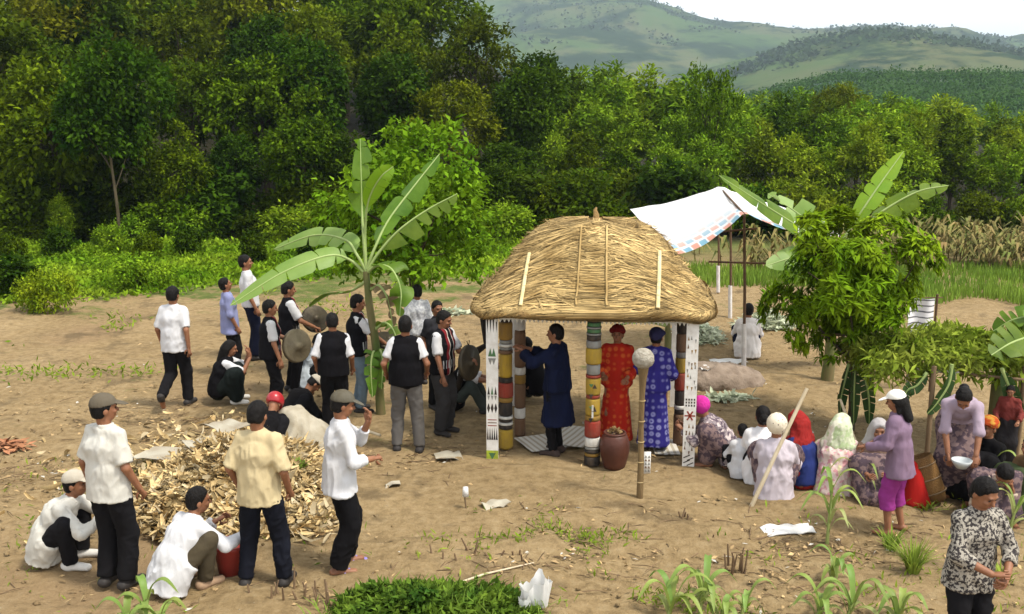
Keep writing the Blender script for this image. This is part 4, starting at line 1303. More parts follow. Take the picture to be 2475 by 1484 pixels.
# corner boards
def tri(mb, x, z, w, h, mi, y):
    mb.add([[x - w / 2, y, z], [x + w / 2, y, z], [x, y, z + h], [x - w / 2, y + .006, z], [x + w / 2, y + .006, z], [x, y + .006, z + h]], [[0, 1, 2, 2], [4, 3, 5, 5], [0, 3, 4, 1], [1, 4, 5, 2], [2, 5, 3, 0]], mi)
BT = EZ - .055
def corner(x, y, marks):
    o = MB().box((x, y, BT / 2 - .03), (.135, .03, BT + .06)).build('corner_board', WHITEB, hut, smooth=False)
    if marks:
        mk = MB()
        marks(mk, x, y - .0165)
        mk.build('painted_marks', PAINTS, o, smooth=False)['kind'] = 'stuff'
def left_marks(mk, x, y):
    for i in range(4):
        tri(mk, x - .05 + i * .034, BT - .03, .024, -.19, K, y)
    for i in range(2):
        tri(mk, x - .02 + i * .04, 1.25, .05, .10, G_, y)
        tri(mk, x - .02 + i * .04, 1.23, .05, -.08, GR, y)
    for i in range(3):
        tri(mk, x - .04 + i * .04, .80, .03, .10, G_ if i % 2 else K, y)
        tri(mk, x - .04 + i * .04, .79, .03, -.06, GR, y)
    for i in range(3):
        tri(mk, x - .042 + i * .042, .64, .036, .06, K, y)
        tri(mk, x - .042 + i * .042, .64, .036, -.06, K, y)
    for j in range(3):
        mk.box((x, y + .003, .50 - j * .035), (.105, .006, .010), None, B_ if j % 2 else R_)
    for i in range(5):
        tri(mk, x - .052 + i * .026, .26, .022, .15, K, y)
    mk.box((x, y + .003, .06), (.137, .007, .14), None, LM)
    tri(mk, x, .10, .08, -.08, G_, y - .003)
def right_marks(mk, x, y):
    rr_ = random.Random(3)
    for z_ in (.22, .30, .38, .46, .95, 1.05, 1.15, 1.25, 1.38, 1.5):
        for i in range(3):
            tri(mk, x - .04 + i * .04 + rr_.uniform(-.01, .01), z_ + rr_.uniform(-.02, .02), .02, rr_.choice([-.05, .05]), rr_.choice([GR, GR, O_, B_]), y)
    for j in range(3):
        for i in range(4):
            mk.box((x - .045 + i * .03, y + .003, .74 + j * .035), (.016, .006, .022), None, K)
    for a in (0, 60, 120):
        c, s = math.cos(math.radians(a)), math.sin(math.radians(a))
        mk.box((x, y + .003, .62), (.12, .006, .018), np.array([[c, 0, -s], [0, 1, 0], [s, 0, c]]), R_)
    for j in range(4):
        mk.box((x + (-.02 if j % 2 else .02), y + .003, .05 + j * .03), (.08, .006, .012), np.array([[.9, 0, -.43], [0, 1, 0], [.43, 0, .9]]), K)
corner(-HW, -DEP, left_marks)
corner(HW, -DEP, right_marks)
corner(-HW + .03, DEP, None)
corner(HW - .03, DEP, None)
def post(name, x, y, bands, top=EZ - .06):
    """bands from the top down: (height share, radius, paint)"""
    mb = MB()
    tot = sum(b[0] for b in bands)
    z_ = top
    for h_, r_, mi in bands:
        dz = h_ / tot * top
        mb.lathe([(.001, z_ - dz + .004), (r_ * .93, z_ - dz + .004), (r_, z_ - dz * .88), (r_ * .985, z_ - dz * .5), (r_, z_ - dz * .12), (r_ * .93, z_ - .004), (.001, z_ - .004)], 18, (x, y, 0), None, mi)
        z_ -= dz
    mb.lathe([(.001, 0), (.055, 0), (.055, top), (.001, top)], 12, (x, y, 0), None, B_)
    mb.build(name, PAINTS, hut)
def loc(fx, fy):
    g = at(fx, fy) - np.array([ctr[0], ctr[1], 0])
    c, s = math.cos(-ang), math.sin(-ang)
    return g[0] * c - g[1] * s, g[0] * s + g[1] * c
x_, y_ = loc(1222, 1082)
post('painted_post', x_, y_, [(1.0, .085, GR), (.2, .07, K), (1.4, .082, O_), (.3, .075, GR), (.25, .085, W_), (.25, .075, GR), (.3, .085, B_), (1.9, .078, Y_), (.4, .085, K), (1.2, .092, R_), (.4, .085, O_), (1.1, .08, K), (.25, .088, W_), (.25, .08, K), (.25, .088, W_), (.35, .08, K), (1.6, .09, Y_)])
x_, y_ = loc(1256, 1052)
post('painted_post', x_, y_, [(1.2, .07, B_), (.8, .07, W_), (2.4, .07, B_), (.5, .07, W_), (.6, .07, O_), (1.6, .07, B_), (.7, .07, W_), (1.2, .07, B_)])
x_, y_ = loc(1430, 1122)
post('painted_post', x_, y_, [(.5, .085, K), (.4, .078, G_), (.2, .085, GR), (.4, .078, G_), (.2, .085, GR), (.5, .08, K), (.7, .085, GR), (1.5, .09, Y_), (1.0, .078, GR), (.3, .085, R_), (1.6, .084, Y_), (.35, .078, R_), (1.6, .084, Y_), (.5, .088, O_), (1.6, .092, R_), (.9, .09, W_), (.3, .086, GR), (.3, .092, K), (.35, .088, O_), (.9, .092, K)])
gm_ = MB()
for zz_, h_ in ((.93, .05), (.86, -.05), (.98, -.04), (.66, .06), (.58, -.05), (.72, -.03)):
    tri(gm_, x_ + (.02 if h_ > 0 else -.02), zz_, .05, h_, K if abs(h_) > .045 else G_, y_ - .098)
for zz_ in (.62, .70):
    gm_.box((x_, y_ - .095, zz_), (.02, .008, .07), None, W_)
gm_.build('painted_marks', PAINTS, hut, smooth=False)['kind'] = 'stuff'
x_, y_ = loc(1640, 1075)
post('painted_post', x_, y_, [(1.9, .07, K), (1.2, .072, B_), (.4, .07, GR), (1.0, .075, Y_), (1.2, .078, R_), (1.0, .07, K), (.3, .075, W_), (.3, .07, K), (2.2, .075, B_)])
# a dark stray post and prop at the left rear, mats and jar on the shelter floor
a_, b_ = aty(1168, 770, 12.6), at(1180, 905)
tag(MB().tube([aty(1166, 768, 12.5), aty(1176, 832, 12.45), aty(1150, 850, 12.5), aty(1118, 880, 12.6), at(1100, 985)], [.035, .04, .05, .045, .03], 8, wob=.15).build('crooked_branch', DWOOD), 'dark crooked branch leaning at the left rear of the shelter', 'branch')
MATM = bpy.data.materials.new('striped_mat')
MATM.use_nodes = True
n, l = nodes_of(MATM)
n.clear()
out = N('OutputMaterial')
pb = N('BsdfPrincipled', Roughness=.8)
tc = N('TexCoord')
sp = N('SeparateXYZ')
l.new(tc.outputs['Object'], sp.inputs[0])
f_ = math_('GREATER_THAN', math_('SINE', math_('MULTIPLY', sp.outputs[0], 85.)), .2)
a, b = N('RGB'), N('RGB')
a.outputs[0].default_value, b.outputs[0].default_value = (.55, .52, .45, 1), (.36, .31, .23, 1)
l.new(mixc(f_, a.outputs[0], b.outputs[0]), pb.inputs['Base Color'])
l.new(pb.outputs[0], out.inputs['Surface'])
def sheet(name, c, sx, sy, rz, m, label, cat, amp=.03, z=.03, nx=16, ny=12, seed=1., fr=4):
    X, Y = np.meshgrid(np.linspace(-sx / 2, sx / 2, nx), np.linspace(-sy / 2, sy / 2, ny))
    Z = np.abs(n2(X, Y, fr, seed)) * amp + z
    X = X + n2(X, Y, 3, seed + 4) * amp
    Y = Y + n2(X, Y, 3, seed + 8) * amp
    top_ = np.stack([X, Y, Z], -1).reshape(-1, 3)
    i_ = (np.arange(ny - 1)[:, None] * nx + np.arange(nx - 1)[None, :]).ravel()
    q_ = np.stack([i_, i_ + 1, i_ + nx + 1, i_ + nx], 1)
    mb = MB().add(top_, q_).add(top_ - [0, 0, .006], q_[:, ::-1])
    o = mb.build(name, m, loc=c)
    o.rotation_euler = (0, 0, rz)
    return tag(o, label, cat)
sheet('floor_mat', at(1320, 1072), .62, .55, ang + .5, MATM, 'pale striped mat on the shelter floor left of the navy tunic', 'mat', .012)
sheet('floor_mat', at(1390, 1062), .50, .75, ang - .35, MATM, 'pale striped mat on the shelter floor behind the navy tunic', 'mat', .012, z=.045, seed=6.)
sheet('floor_mat', at(1605, 1085), .30, .55, ang + .1, MATM, 'pale striped mat on the shelter floor beside the right posts', 'mat', .012, seed=9.)
CLAY = mat('red_clay', (.055, .018, .011), .5, (.09, .03, .018), 5, .2, 30, spec=.3)
jr = empty('clay_jar', at(1484, 1128))
tag(jr, 'red-brown clay jar standing in front of the red robe', 'jar')
MB().lathe([(.001, 0), (.12, 0), (.135, .05), (.165, .18), (.17, .28), (.145, .37), (.115, .405), (.10, .41), (.13, .28), (.001, .25)], 24).build('pot', CLAY, jr)
MB().tube([[.118 * math.cos(a), .118 * math.sin(a), .408] for a in np.linspace(0, 2 * math.pi, 25)], .014, 6, caps=False).build('rim', CLAY, jr)
lv = MB()
r = np.random.default_rng(9)
d_ = nrm(r.normal(size=(60, 3)) * [1, 1, .5] + [0, 0, .7])
lv.leaves(np.array([0, 0, .40]) + d_ * .03, d_, nrm(r.normal(size=(60, 3)) + [0, 0, 1]), .065, .03)
lv.build('leaf_stopper', mat('dry_leaf', (.34, .23, .10), .85, (.20, .13, .06), 8, island=.3, spec=.1), jr)

# ------------------------------------------------------------------ ball-topped post, small stakes, leaning poles
BAMB = mat('bamboo', (.36, .27, .13), .6, (.27, .19, .085), 8, .2, 30, stretch=(1, 1, .3), spec=.3)
PALEW = mat('pale_peeled_wood', (.58, .49, .34), .75, (.47, .38, .25), 8, .3, 40, stretch=(1, 1, .2))
bp = at(1545, 1208)
pr_ = empty('ball_post', bp)
tag(pr_, 'bamboo post topped with a pale round ball in front of the shelter', 'post')
zb = aty(1545, 866, bp[1])[2]
MB().tube([[0, 0, -.1], [.005, 0, .4], [-.005, 0, .8], [.0, 0, 1.15], [0, 0, zb - .22], [0, 0, zb - .08]], [.036, .030, .028, .03, .038, .06], 10, wob=.18).build('pole', mat('rough_stake', (.20, .135, .062), .8, (.12, .078, .035), 9, .6, 40, stretch=(1, 1, .3)), pr_)
BALLM = mat('plaited_ball', (.36, .33, .27), .85, (.25, .22, .17), 30, .9, 60)
V, F = solid([ell((0, 0, zb), (.112, .112, .106), k=.02)], .014)
V = wrinkle(V, F, .007, 30, 3., (1, 1, 1))
MB().add(V, F).build('ball', BALLM, pr_)
for k_ in range(5):
    MB().tube([[.031 * math.cos(a), .031 * math.sin(a), .2 + .22 * k_] for a in np.linspace(0, 2 * math.pi, 13)], .007, 5, caps=False).build('joint_ring', BAMB, pr_)
st = at(1563, 1143)
o = MB().box((0, 0, .1), (.075, .025, .30)).build('carved_stake', WHITEB, loc=st)
mk = MB()
for j in range(5):
    for i in range(2):
        tri(mk, -.018 + i * .036, .02 + j * .042, .028, .03, PAINTS.index(PB) if j % 2 else GR, -.0155)
mk.build('painted_marks', PAINTS, o, smooth=False)['kind'] = 'stuff'
tag(o, 'short white patterned stake beside the ball-topped post', 'stake')
p0 = at(1815, 1224)
tag(MB().tube([p0, aty(1880, 1085, p0[1] + .02), aty(1950, 938, p0[1] + .12)], [.024, .022, .019], 8, wob=.1).build('leaning_pole', PALEW), 'long pale peeled pole leaning beside the seated group', 'pole')
p0 = at(2105, 1160, .05)
hk = empty('digging_tool', p0)
tag(hk, 'brown shafted tool with a dark blue end leaning by the floral dress', 'tool')
sh_ = [aty(2052, 1068, p0[1] + .25) - p0, aty(2095, 1146, p0[1] + .03) - p0]
MB().tube(sh_, [.022, .026], 8).build('shaft', WOOD, hk)
MB().tube([sh_[1], sh_[1] + nrm(sh_[1] - sh_[0]) * .05, sh_[1] + nrm(sh_[1] - sh_[0]) * .11], [.035, .05, .03], 10).build('blade_end', paint('dark_blue', (.02, .035, .09)), hk)
p0 = at(2078, 1100)
tag(MB().tube([p0, aty(2030, 965, p0[1] + .3)], [.02, .016], 7, wob=.1).build('leaning_stick', PALEW), 'thin pale stick leaning under the mango crown', 'stick')

# ------------------------------------------------------------------ gongs
GONG = mat('dark_bronze', (.085, .07, .045), .5, (.045, .038, .028), 7, .3, 30, metal=.5)
def gong(J, v, d, R, label, GONG=GONG):
    """d: direction the face looks"""
    w = J['world'](v)
    ro = empty('gong', w)
    ro.rotation_euler = Vector(d).to_track_quat('Z', 'Y').to_euler()
    MB().lathe([(.001, .022), (R * .25, .022), (R * .28, .0), (R * .92, 0), (R, -.012), (R * 1.02, -.05), (R * .99, -.05), (R * .96, -.014), (.001, -.006)], 32).build('plate', GONG, ro)
    MB().lathe([(R * .28, .002), (R * .22, .03), (R * .1, .045), (.001, .048)], 20).build('boss', GONG, ro)
    MB().tube([[0, R * .95, -.02], [.03, R * 1.25, -.02], [-.03, R * 1.25, -.02], [0, R * .95, -.02]], .006, 5).build('carrying_cord', DWOOD, ro)
    return tag(ro, label, 'gong', 'bronze gongs')
gong(g1, (-.02, .40, .98), (.75, -.62, .15), .225, 'large tan gong held low by the nearest gong player', mat('tan_bronze', (.22, .18, .11), .5, (.15, .12, .075), 7, .3, 30, metal=.2))
gong(g2, (.02, .40, 1.10), (.45, -.72, .45), .20, 'dark gong tilted up at the chest of the rear gong player')
gong(g3, (0, .46, 1.02), (.3, -.3, .9), .20, 'dark gong held flat beside the banana trunk')
gong(g4, (-.1, .40, 1.0), (.85, -.5, .1), .22, 'round dark gong held by the player next to the shelter')
# ------------------------------------------------------------------ tarpaulin canopy
TARP = bpy.data.materials.new('tarpaulin_print')
TARP.use_nodes = True
n, l = nodes_of(TARP)
n.clear()
out = N('OutputMaterial')
pb = N('BsdfPrincipled', Roughness=.5)
uv = N('UVMap')
sp = N('SeparateXYZ')
l.new(uv.outputs[0], sp.inputs[0])
u_, v_ = math_('MULTIPLY', sp.outputs[0], 17.0), math_('MULTIPLY', sp.outputs[1], 8.0)
fu, fv = math_('FRACT', u_), math_('FRACT', v_)
par = math_('MODULO', math_('ADD', math_('FLOOR', u_), math_('FLOOR', v_)), 2.0)
cell_ = math_('MULTIPLY', math_('LESS_THAN', fu, .82), math_('LESS_THAN', fv, .62))
cr_, cb_, cw_ = N('RGB'), N('RGB'), N('RGB')
cr_.outputs[0].default_value, cb_.outputs[0].default_value, cw_.outputs[0].default_value = (.72, .30, .22, 1), (.16, .42, .58, 1), (.80, .81, .82, 1)
sq = mixc(math_('GREATER_THAN', par, .5), cr_.outputs[0], cb_.outputs[0])
fade = mrange(sp.outputs[1], .02, .42, 1.0, 0.04)
l.new(mixc(math_('MULTIPLY', cell_, fade), cw_.outputs[0], sq), pb.inputs['Base Color'])
tr = N('BsdfTranslucent')
tr.inputs[0].default_value = (.8, .8, .8, 1)
mx = N('MixShader')
mx.inputs[0].default_value = .3
l.new(pb.outputs[0], mx.inputs[1])
l.new(tr.outputs[0], mx.inputs[2])
l.new(mx.outputs[0], out.inputs['Surface'])
YF, YB = 14.8, 17.4
f0, f1, f2 = aty(1640, 615, YF), aty(1800, 512, YF), aty(2040, 575, YF)
b0, b1, b2 = aty(1522, 505, YB), aty(1742, 450, YB), aty(1985, 520, YB)
cn = empty('tarpaulin_canopy', (f1[0], f1[1], 0))
tag(cn, 'white tarpaulin with red and blue squares pitched over bamboo poles', 'tarpaulin')
nu, nv = 30, 16
us, vs = np.linspace(0, 1, nu), np.linspace(0, 1, nv)
VV, UV = [], []
for v in vs:
    for u in us:
        if u < .5:
            a, b = f0 + (f1 - f0) * u * 2, b0 + (b1 - b0) * u * 2
        else:
            a, b = f1 + (f2 - f1) * (u * 2 - 1), b1 + (b2 - b1) * (u * 2 - 1)
        p = a + (b - a) * v
        sag = -.10 * math.sin(math.pi * ((u * 2) % 1)) * (1 - .4 * v) - .05 * math.sin(math.pi * v)
        VV.append(p + [0, 0, sag])
        UV.append((u, v))
VV = np.array(VV)
VV[:, 2] += vnoise(VV * 5) * .018
i_ = (np.arange(nv - 1)[:, None] * nu + np.arange(nu - 1)[None, :]).ravel()
Q = np.stack([i_, i_ + 1, i_ + nu + 1, i_ + nu], 1)
o = MB().add(VV - [f1[0], f1[1], 0], Q).build('sheet', TARP, cn)
uvl = o.data.uv_layers.new(name='UVMap')
li = np.zeros(len(o.data.loops), np.int32)
o.data.loops.foreach_get('vertex_index', li)
uvl.data.foreach_set('uv', np.array(UV, np.float32)[li].ravel())
POLE = mat('brown_bamboo_pole', (.13, .075, .04), .7, (.085, .05, .028), 7, .3, 30)
WPOLE = mat('whitewashed_pole', (.66, .63, .60), .8, (.55, .5, .47), 10, .3, 40)
off = np.array([f1[0], f1[1], 0])
def cpole(fx, fyb, fyt, white_top=None, white_bot=None, Y=None, r=.026):
    b = at(fx, fyb) if Y is None else np.array([aty(fx, fyt, Y)[0], Y, 0])
    t = aty(fx + 1, fyt, b[1])
    MB().tube([b - off - [0, 0, .1], (b + t) / 2 - off + [.01, 0, 0], t - off], [r, r * .95, r * .85], 7, wob=.08).build('pole', POLE, cn)
    if white_top:
        a, c = aty(fx, white_top, b[1]), aty(fx, white_bot, b[1])
        MB().tube([c - off, a - off], r * 1.5, 8).build('white_sleeve', WPOLE, cn)
    return b, t
cpole(1797, 890, 520, 782, 888)
cpole(1764, 768, 545, 690, 772)
cpole(1735, 708, 560, 642, 706)
cpole(1640, 905, 618)
cpole(1540, 735, 506)
for a, b in (((1712, 628, 16.6), (1852, 632, 16.4)), ((1690, 560, 15.6), (1830, 547, 15.3)), ((1742, 452, 17.4), (1800, 514, 14.8))):
    MB().tube([aty(*a) - off - [0, 0, .03], aty(*b) - off - [0, 0, .03]], .018, 6).build('cross_bar', POLE, cn)

# ------------------------------------------------------------------ banana plants
BAN = mat('banana_leaf', (.060, .145, .010), .5, (.115, .220, .020), 3.5, .3, 18, spec=.25, trans=.35, objrand=.15)
BANP = mat('banana_leaf_pale', (.16, .275, .045), .5, (.23, .34, .08), 2.5, .15, 18, spec=.4, trans=.35)
BANY = mat('banana_leaf_young', (.16, .31, .012), .45, (.23, .36, .015), 2.5, .15, 18, spec=.4, trans=.4)
RIB = mat('banana_rib', (.30, .38, .13), .5, (.24, .32, .1), 6, spec=.3)
BTR = mat('banana_trunk', (.085, .12, .03), .7, (.17, .13, .06), 5, .3, 20, stretch=(1, 1, .3))
BDRY = mat('banana_dry', (.20, .15, .07), .9, (.13, .09, .045), 6, .4, 30)
def spline(P, m=24):
    P = np.asarray(P, float)
    t = np.linspace(0, len(P) - 1, m)
    Pe = np.vstack([2 * P[0] - P[1], P, 2 * P[-1] - P[-2]])
    o = []
    for q in t:
        i = min(int(q), len(P) - 2)
        f = q - i
        a, b, c, d = Pe[i:i + 4]
        o.append(.5 * (2 * b + (c - a) * f + (2 * a - 5 * b + 4 * c - d) * f * f + (3 * b - a - 3 * c + d) * f ** 3))
    return np.array(o)
def banana_leaf(root, pts, W, m, start=.25, up=(0, 0, 1), fold=.35, tear=.12, seed=0, off=None, droop=.25):
    off = np.array(root.location) if off is None else off
    C = spline([np.asarray(p) - off for p in pts], 34)
    r = np.random.default_rng(seed)
    T = nrm(np.gradient(C, axis=0))
    S = nrm(np.cross(T, np.asarray(up, float)))
    U = np.cross(S, T)
    s = np.linspace(0, 1, 34)
    f = np.clip((s - start) / (1 - start), 0, 1)
    w = W * np.where(f > 0, np.clip(np.sin(np.pi * np.clip(f, 0, 1) ** .75) ** .6, 0, 1), 0) + np.where((f > 0) & (f < 1), .01, 0)
    mb = MB()
    k0 = int(np.argmax(f > 0)) - 1
    for sg in (-1, 1):
        i = max(k0, 0)
        while i < 33:
            n_ = min(int(r.integers(3, 8)) if tear > 0 else 40, 33 - i)
            tilt = r.normal() * tear * 1.6
            V, Fq = [], []
            for j in range(n_ + 1):
                q = i + j
                shrink = .0 if 0 < j < n_ else tear * .5
                for e_ in range(4):
                    x = e_ / 3 * w[q] * (1 - (min(tear * 1.6, .45) * r.random() if (j == n_ or j == 0) and n_ > 1 else 0) * (e_ / 3))
                    z = fold * x - droop * (x / max(W, .01)) ** 2 * W + tilt * x
                    V.append(C[q] + S[q] * sg * x + U[q] * z + T[q] * x * (.25 - (min(tear * 1.3, .4) if j == n_ else 0) + (min(tear * .8, .25) if j == 0 else 0)))
            for j in range(n_):
                for e_ in range(3):
                    a = j * 4 + e_
                    Fq.append([a, a + 1, a + 5, a + 4] if sg > 0 else [a + 1, a, a + 4, a + 5])
            mb.add(V, Fq)
            i += n_
    lf = mb.build('leaf', m, root)
    MB().tube(C, np.linspace(.024, .006, 34), 6).build('midrib', RIB, lf)
    return lf
def Bp(*a):
    return [aty(*q) for q in a]
b1_ = at(920, 1002)
bn = empty('banana_plant', b1_)
tag(bn, 'banana plant with big arching leaves among the gong players', 'banana plant')
ct = aty(884, 655, b1_[1])
tk = spline([b1_ - b1_, aty(910, 850, b1_[1]) - b1_, aty(893, 740, b1_[1]) - b1_, ct - b1_], 12)
MB().tube(tk, np.linspace(.064, .040, 12), 12, wob=.12).build('trunk', BTR, bn)
Yb = b1_[1]
banana_leaf(bn, Bp((886, 665, Yb), (845, 628, Yb), (790, 618, Yb - .15), (680, 660, Yb - .4), (556, 738, Yb - .6)), .17, BANP, .3, seed=1, tear=.10, up=(-.35, -.75, .55), fold=.1)
banana_leaf(bn, Bp((884, 655, Yb), (862, 615, Yb), (835, 580, Yb + .2), (760, 568, Yb + .5), (662, 602, Yb + .7)), .15, BANP, .3, seed=2, tear=.12, up=(-.25, -.75, .6), fold=.1)
banana_leaf(bn, Bp((884, 650, Yb), (878, 570, Yb), (874, 500, Yb + .1), (872, 420, Yb + .1), (870, 335, Yb + .2)), .18, BAN, .42, (.75, -.7, .1), .5, seed=3, tear=.12)
banana_leaf(bn, Bp((884, 650, Yb), (882, 560, Yb), (890, 485, Yb - .1), (918, 430, Yb - .2), (950, 402, Yb - .2)), .12, BANY, .45, (.6, -1, .3), .5, seed=4, tear=.04)
banana_leaf(bn, Bp((886, 650, Yb), (905, 600, Yb), (940, 530, Yb + .2), (1000, 450, Yb + .5), (1062, 372, Yb + .8)), .14, BAN, .3, seed=5, up=(.2, -.6, .8), fold=-.35, tear=.25)
banana_leaf(bn, Bp((888, 652, Yb), (915, 610, Yb), (965, 555, Yb), (1035, 505, Yb + .1), (1105, 468, Yb + .2)), .15, BAN, .3, seed=6, up=(.1, -.4, .9), fold=-.5, tear=.25, droop=.5)
banana_leaf(bn, Bp((886, 660, Yb), (910, 642, Yb - .1), (945, 650, Yb - .3), (968, 700, Yb - .4), (966, 765, Yb - .45)), .20, BAN, .2, seed=7, tear=.22)
banana_leaf(bn, Bp((884, 680, Yb), (870, 690, Yb + .1), (840, 706, Yb + .3), (795, 712, Yb + .5), (748, 742, Yb + .6)), .15, BAN, .4, seed=8, tear=.05)
banana_leaf(bn, Bp((912, 870, Yb), (918, 845, Yb - .1), (925, 880, Yb - .2), (922, 940, Yb - .25)), .11, BAN, .1, seed=10, tear=.2)
banana_leaf(bn, Bp((912, 870, Yb), (902, 850, Yb - .15), (896, 890, Yb - .25), (900, 960, Yb - .3)), .10, BAN, .1, seed=11, tear=.2)
banana_leaf(bn, Bp((895, 700, Yb), (915, 690, Yb - .15), (935, 720, Yb - .25), (950, 790, Yb - .3)), .10, BDRY, .1, seed=12, tear=.3)
banana_leaf(bn, Bp((902, 800, Yb), (930, 780, Yb - .1), (955, 810, Yb - .2), (962, 880, Yb - .25)), .10, BAN, .12, seed=13, tear=.18)
banana_leaf(bn, Bp((902, 810, Yb), (880, 792, Yb + .1), (858, 830, Yb + .2), (852, 890, Yb + .2)), .09, BAN, .12, seed=14, tear=.18)
# second banana plant behind the mango tree
Y2 = 14.6
b2_ = np.array([aty(2012, 700, Y2)[0], Y2, 0])
bn2 = empty('banana_plant', b2_)
tag(bn2, 'banana plant behind the mango tree with three leaves rising above it', 'banana plant')
c2 = aty(2015, 610, Y2)
MB().tube(spline([[0, 0, 0], [.02, 0, .6], c2 - b2_], 10), np.linspace(.10, .055, 10), 12, wob=.07).build('trunk', BTR, bn2)
banana_leaf(bn2, Bp((2015, 610, Y2), (1985, 585, Y2), (1925, 545, Y2 - .2), (1835, 488, Y2 - .5), (1737, 424, Y2 - .8)), .19, BAN, .08, up=(.3, -.8, .6), fold=.25, seed=21, tear=.10)
banana_leaf(bn2, Bp((2015, 610, Y2), (1980, 560, Y2 + .1), (1920, 510, Y2 + .3), (1855, 468, Y2 + .5)), .17, BANP, .1, up=(.2, -.6, .8), seed=22, tear=.35)
banana_leaf(bn2, Bp((2018, 610, Y2), (2050, 560, Y2), (2095, 490, Y2), (2140, 425, Y2 + .1), (2183, 366, Y2 + .2)), .15, BANY, .3, (-.6, -1, .2), .3, seed=23, tear=.10)
banana_leaf(bn2, Bp((2018, 612, Y2), (2070, 560, Y2), (2140, 505, Y2), (2220, 462, Y2), (2292, 448, Y2)), .15, BAN, .3, (-.1, -.7, .8), -.2, seed=24, tear=.2)
banana_leaf(bn2, Bp((2012, 625, Y2), (1980, 615, Y2 - .1), (1930, 618, Y2 - .3), (1850, 642, Y2 - .5)), .20, BANP, .25, (0, -.9, .5), .1, seed=25, tear=.1)
banana_leaf(bn2, Bp((2012, 630, Y2), (2040, 620, Y2 + .3), (2090, 640, Y2 + .6), (2150, 690, Y2 + .7)), .2, BAN, .2, seed=26)
# third, cut by the right edge
b3_ = np.array([5.75, 11.4, 0])
bn3 = empty('banana_plant', b3_)
tag(bn3, 'banana plant at the right edge with a broad leaf over the leaf roof', 'banana plant')
MB().tube([[0, 0, 0], [0, .02, .7], [-.03, 0, 1.35]], [.09, .08, .05], 10, wob=.07).build('trunk', BTR, bn3)
tp3 = b3_ + [-.03, 0, 1.3]
banana_leaf(bn3, [tp3, aty(2480, 815, 11.2), aty(2440, 830, 11.0), aty(2395, 858, 10.9)], .22, BAN, .1, (0, -.7, .7), seed=31)
banana_leaf(bn3, [tp3, aty(2500, 770, 11.3), aty(2450, 772, 11.4), aty(2400, 800, 11.5)], .18, BAN, .2, (0, -.6, .8), seed=32)
banana_leaf(bn3, [tp3, tp3 + [.3, 0, .3], tp3 + [.8, .1, .3], tp3 + [1.2, .2, 0]], .2, BAN, .2, seed=33)
# fourth, seen through the shelter
b4_ = np.array([aty(1600, 800, 15.2)[0], 15.2, 0])
bn4 = empty('banana_plant', b4_)
tag(bn4, 'small banana plant seen through the shelter between blue robe and post', 'banana plant')
MB().tube([[.1, 0, 0], [.1, 0, .4], [.08, 0, .75]], [.07, .06, .04], 10).build('trunk', BTR, bn4)
tp4 = b4_ + [.08, 0, .7]
for k_, (dx, dz_) in enumerate(((-.9, .5), (.7, .55), (-.35, .8), (.3, .75), (-.8, .1))):
    banana_leaf(bn4, [tp4, tp4 + [dx * .35, -.1, dz_ * .8], tp4 + [dx * .7, -.15, dz_ * .9], tp4 + [dx, -.2, dz_ * .45]], .17, BAN, .15, seed=40 + k_)

# ------------------------------------------------------------------ citrus-like round tree and the mango tree
GC = leafmat('leaf_round_tree', (.070, .165, .006), (.165, .280, .012), island=.45, objrand=0, scale=1.6)
GM = leafmat('leaf_mango', (.070, .165, .005), (.215, .305, .010), island=.5, objrand=0, scale=1.3)
ct_ = tree_proto('round_tree', 57, 4, 2.42, (1.66, 1.45, 1.44), GC, lobes=22, per=46, npl=24, L=.125, W=.062, spread=.085, trunk_r=.075, lobe_r=(.26, .44))
ct_.location = (aty(985, 900, 15.2)[0] + .05, 15.3, 0)
tag(ct_, 'round bright green tree behind the banana plant', 'tree')
def mango(seed, whorls, R, c):
    r = np.random.default_rng(seed)
    mb = MB()
    lob = nrm(r.normal(size=(26, 3))) * (r.random((26, 1)) ** .4) * .78
    lr = r.uniform(.16, .30, 26)
    lob *= 1.08
    P = []
    for q, s in zip(lob, lr):
        d = nrm(r.normal(size=(int(whorls / 26), 3)))
        d[:, 2] = np.where(d[:, 2] < -.4, -d[:, 2], d[:, 2])
        P.append(q + d * s)
    P = np.concatenate(P)
    P = P[vnoise(P * 3.3 + 11) > -.30]
    D = nrm(P * [1, 1, .9] + [0, 0, .3])
    P = P * R + c
    nl = 15
    az = np.tile(np.linspace(0, 2 * np.pi, nl, endpoint=False), len(P)) + np.repeat(r.uniform(0, 6, len(P)), nl)
    A = np.repeat(D, nl, 0)
    e1 = nrm(np.cross(A, [0.3, .2, 1]))
    e2 = np.cross(A, e1)
    out_ = e1 * np.cos(az)[:, None] + e2 * np.sin(az)[:, None]
    dd = nrm(out_ * .9 + A * .3 + np.array([0, 0, -.55]) + r.normal(size=A.shape) * .18)
    PP = np.repeat(P, nl, 0) + r.normal(size=A.shape) * .02
    nn = nrm(A * .6 + out_ * .7 + [0, 0, .5])
    L = r.uniform(.09, .16, len(PP))
    mb.leaves(PP, dd, nn, L, L * .30)
    return mb, lob * R + c
mg = at(2052, 1040)
mroot = empty('mango_tree', mg)
tag(mroot, 'mango tree with drooping bright leaves above the seated group', 'tree')
zt, zl = aty(2060, 440, mg[1])[2], aty(2060, 940, mg[1])[2]
mbm, lobs = mango(71, 1500, np.array([1.16, 1.0, (zt - zl) / 2 * .98]), np.array([-.02, 0, (zt + zl) / 2]))
cr = mbm.build('crown', GM, mroot)
cr['kind'] = 'stuff'
tb = MB()
tb.tube([[0, 0, -.1], [.02, 0, .3], [-.02, 0, .8], [0, 0, 1.7]], [.06, .05, .042, .02], 9, wob=.1)
r = np.random.default_rng(4)
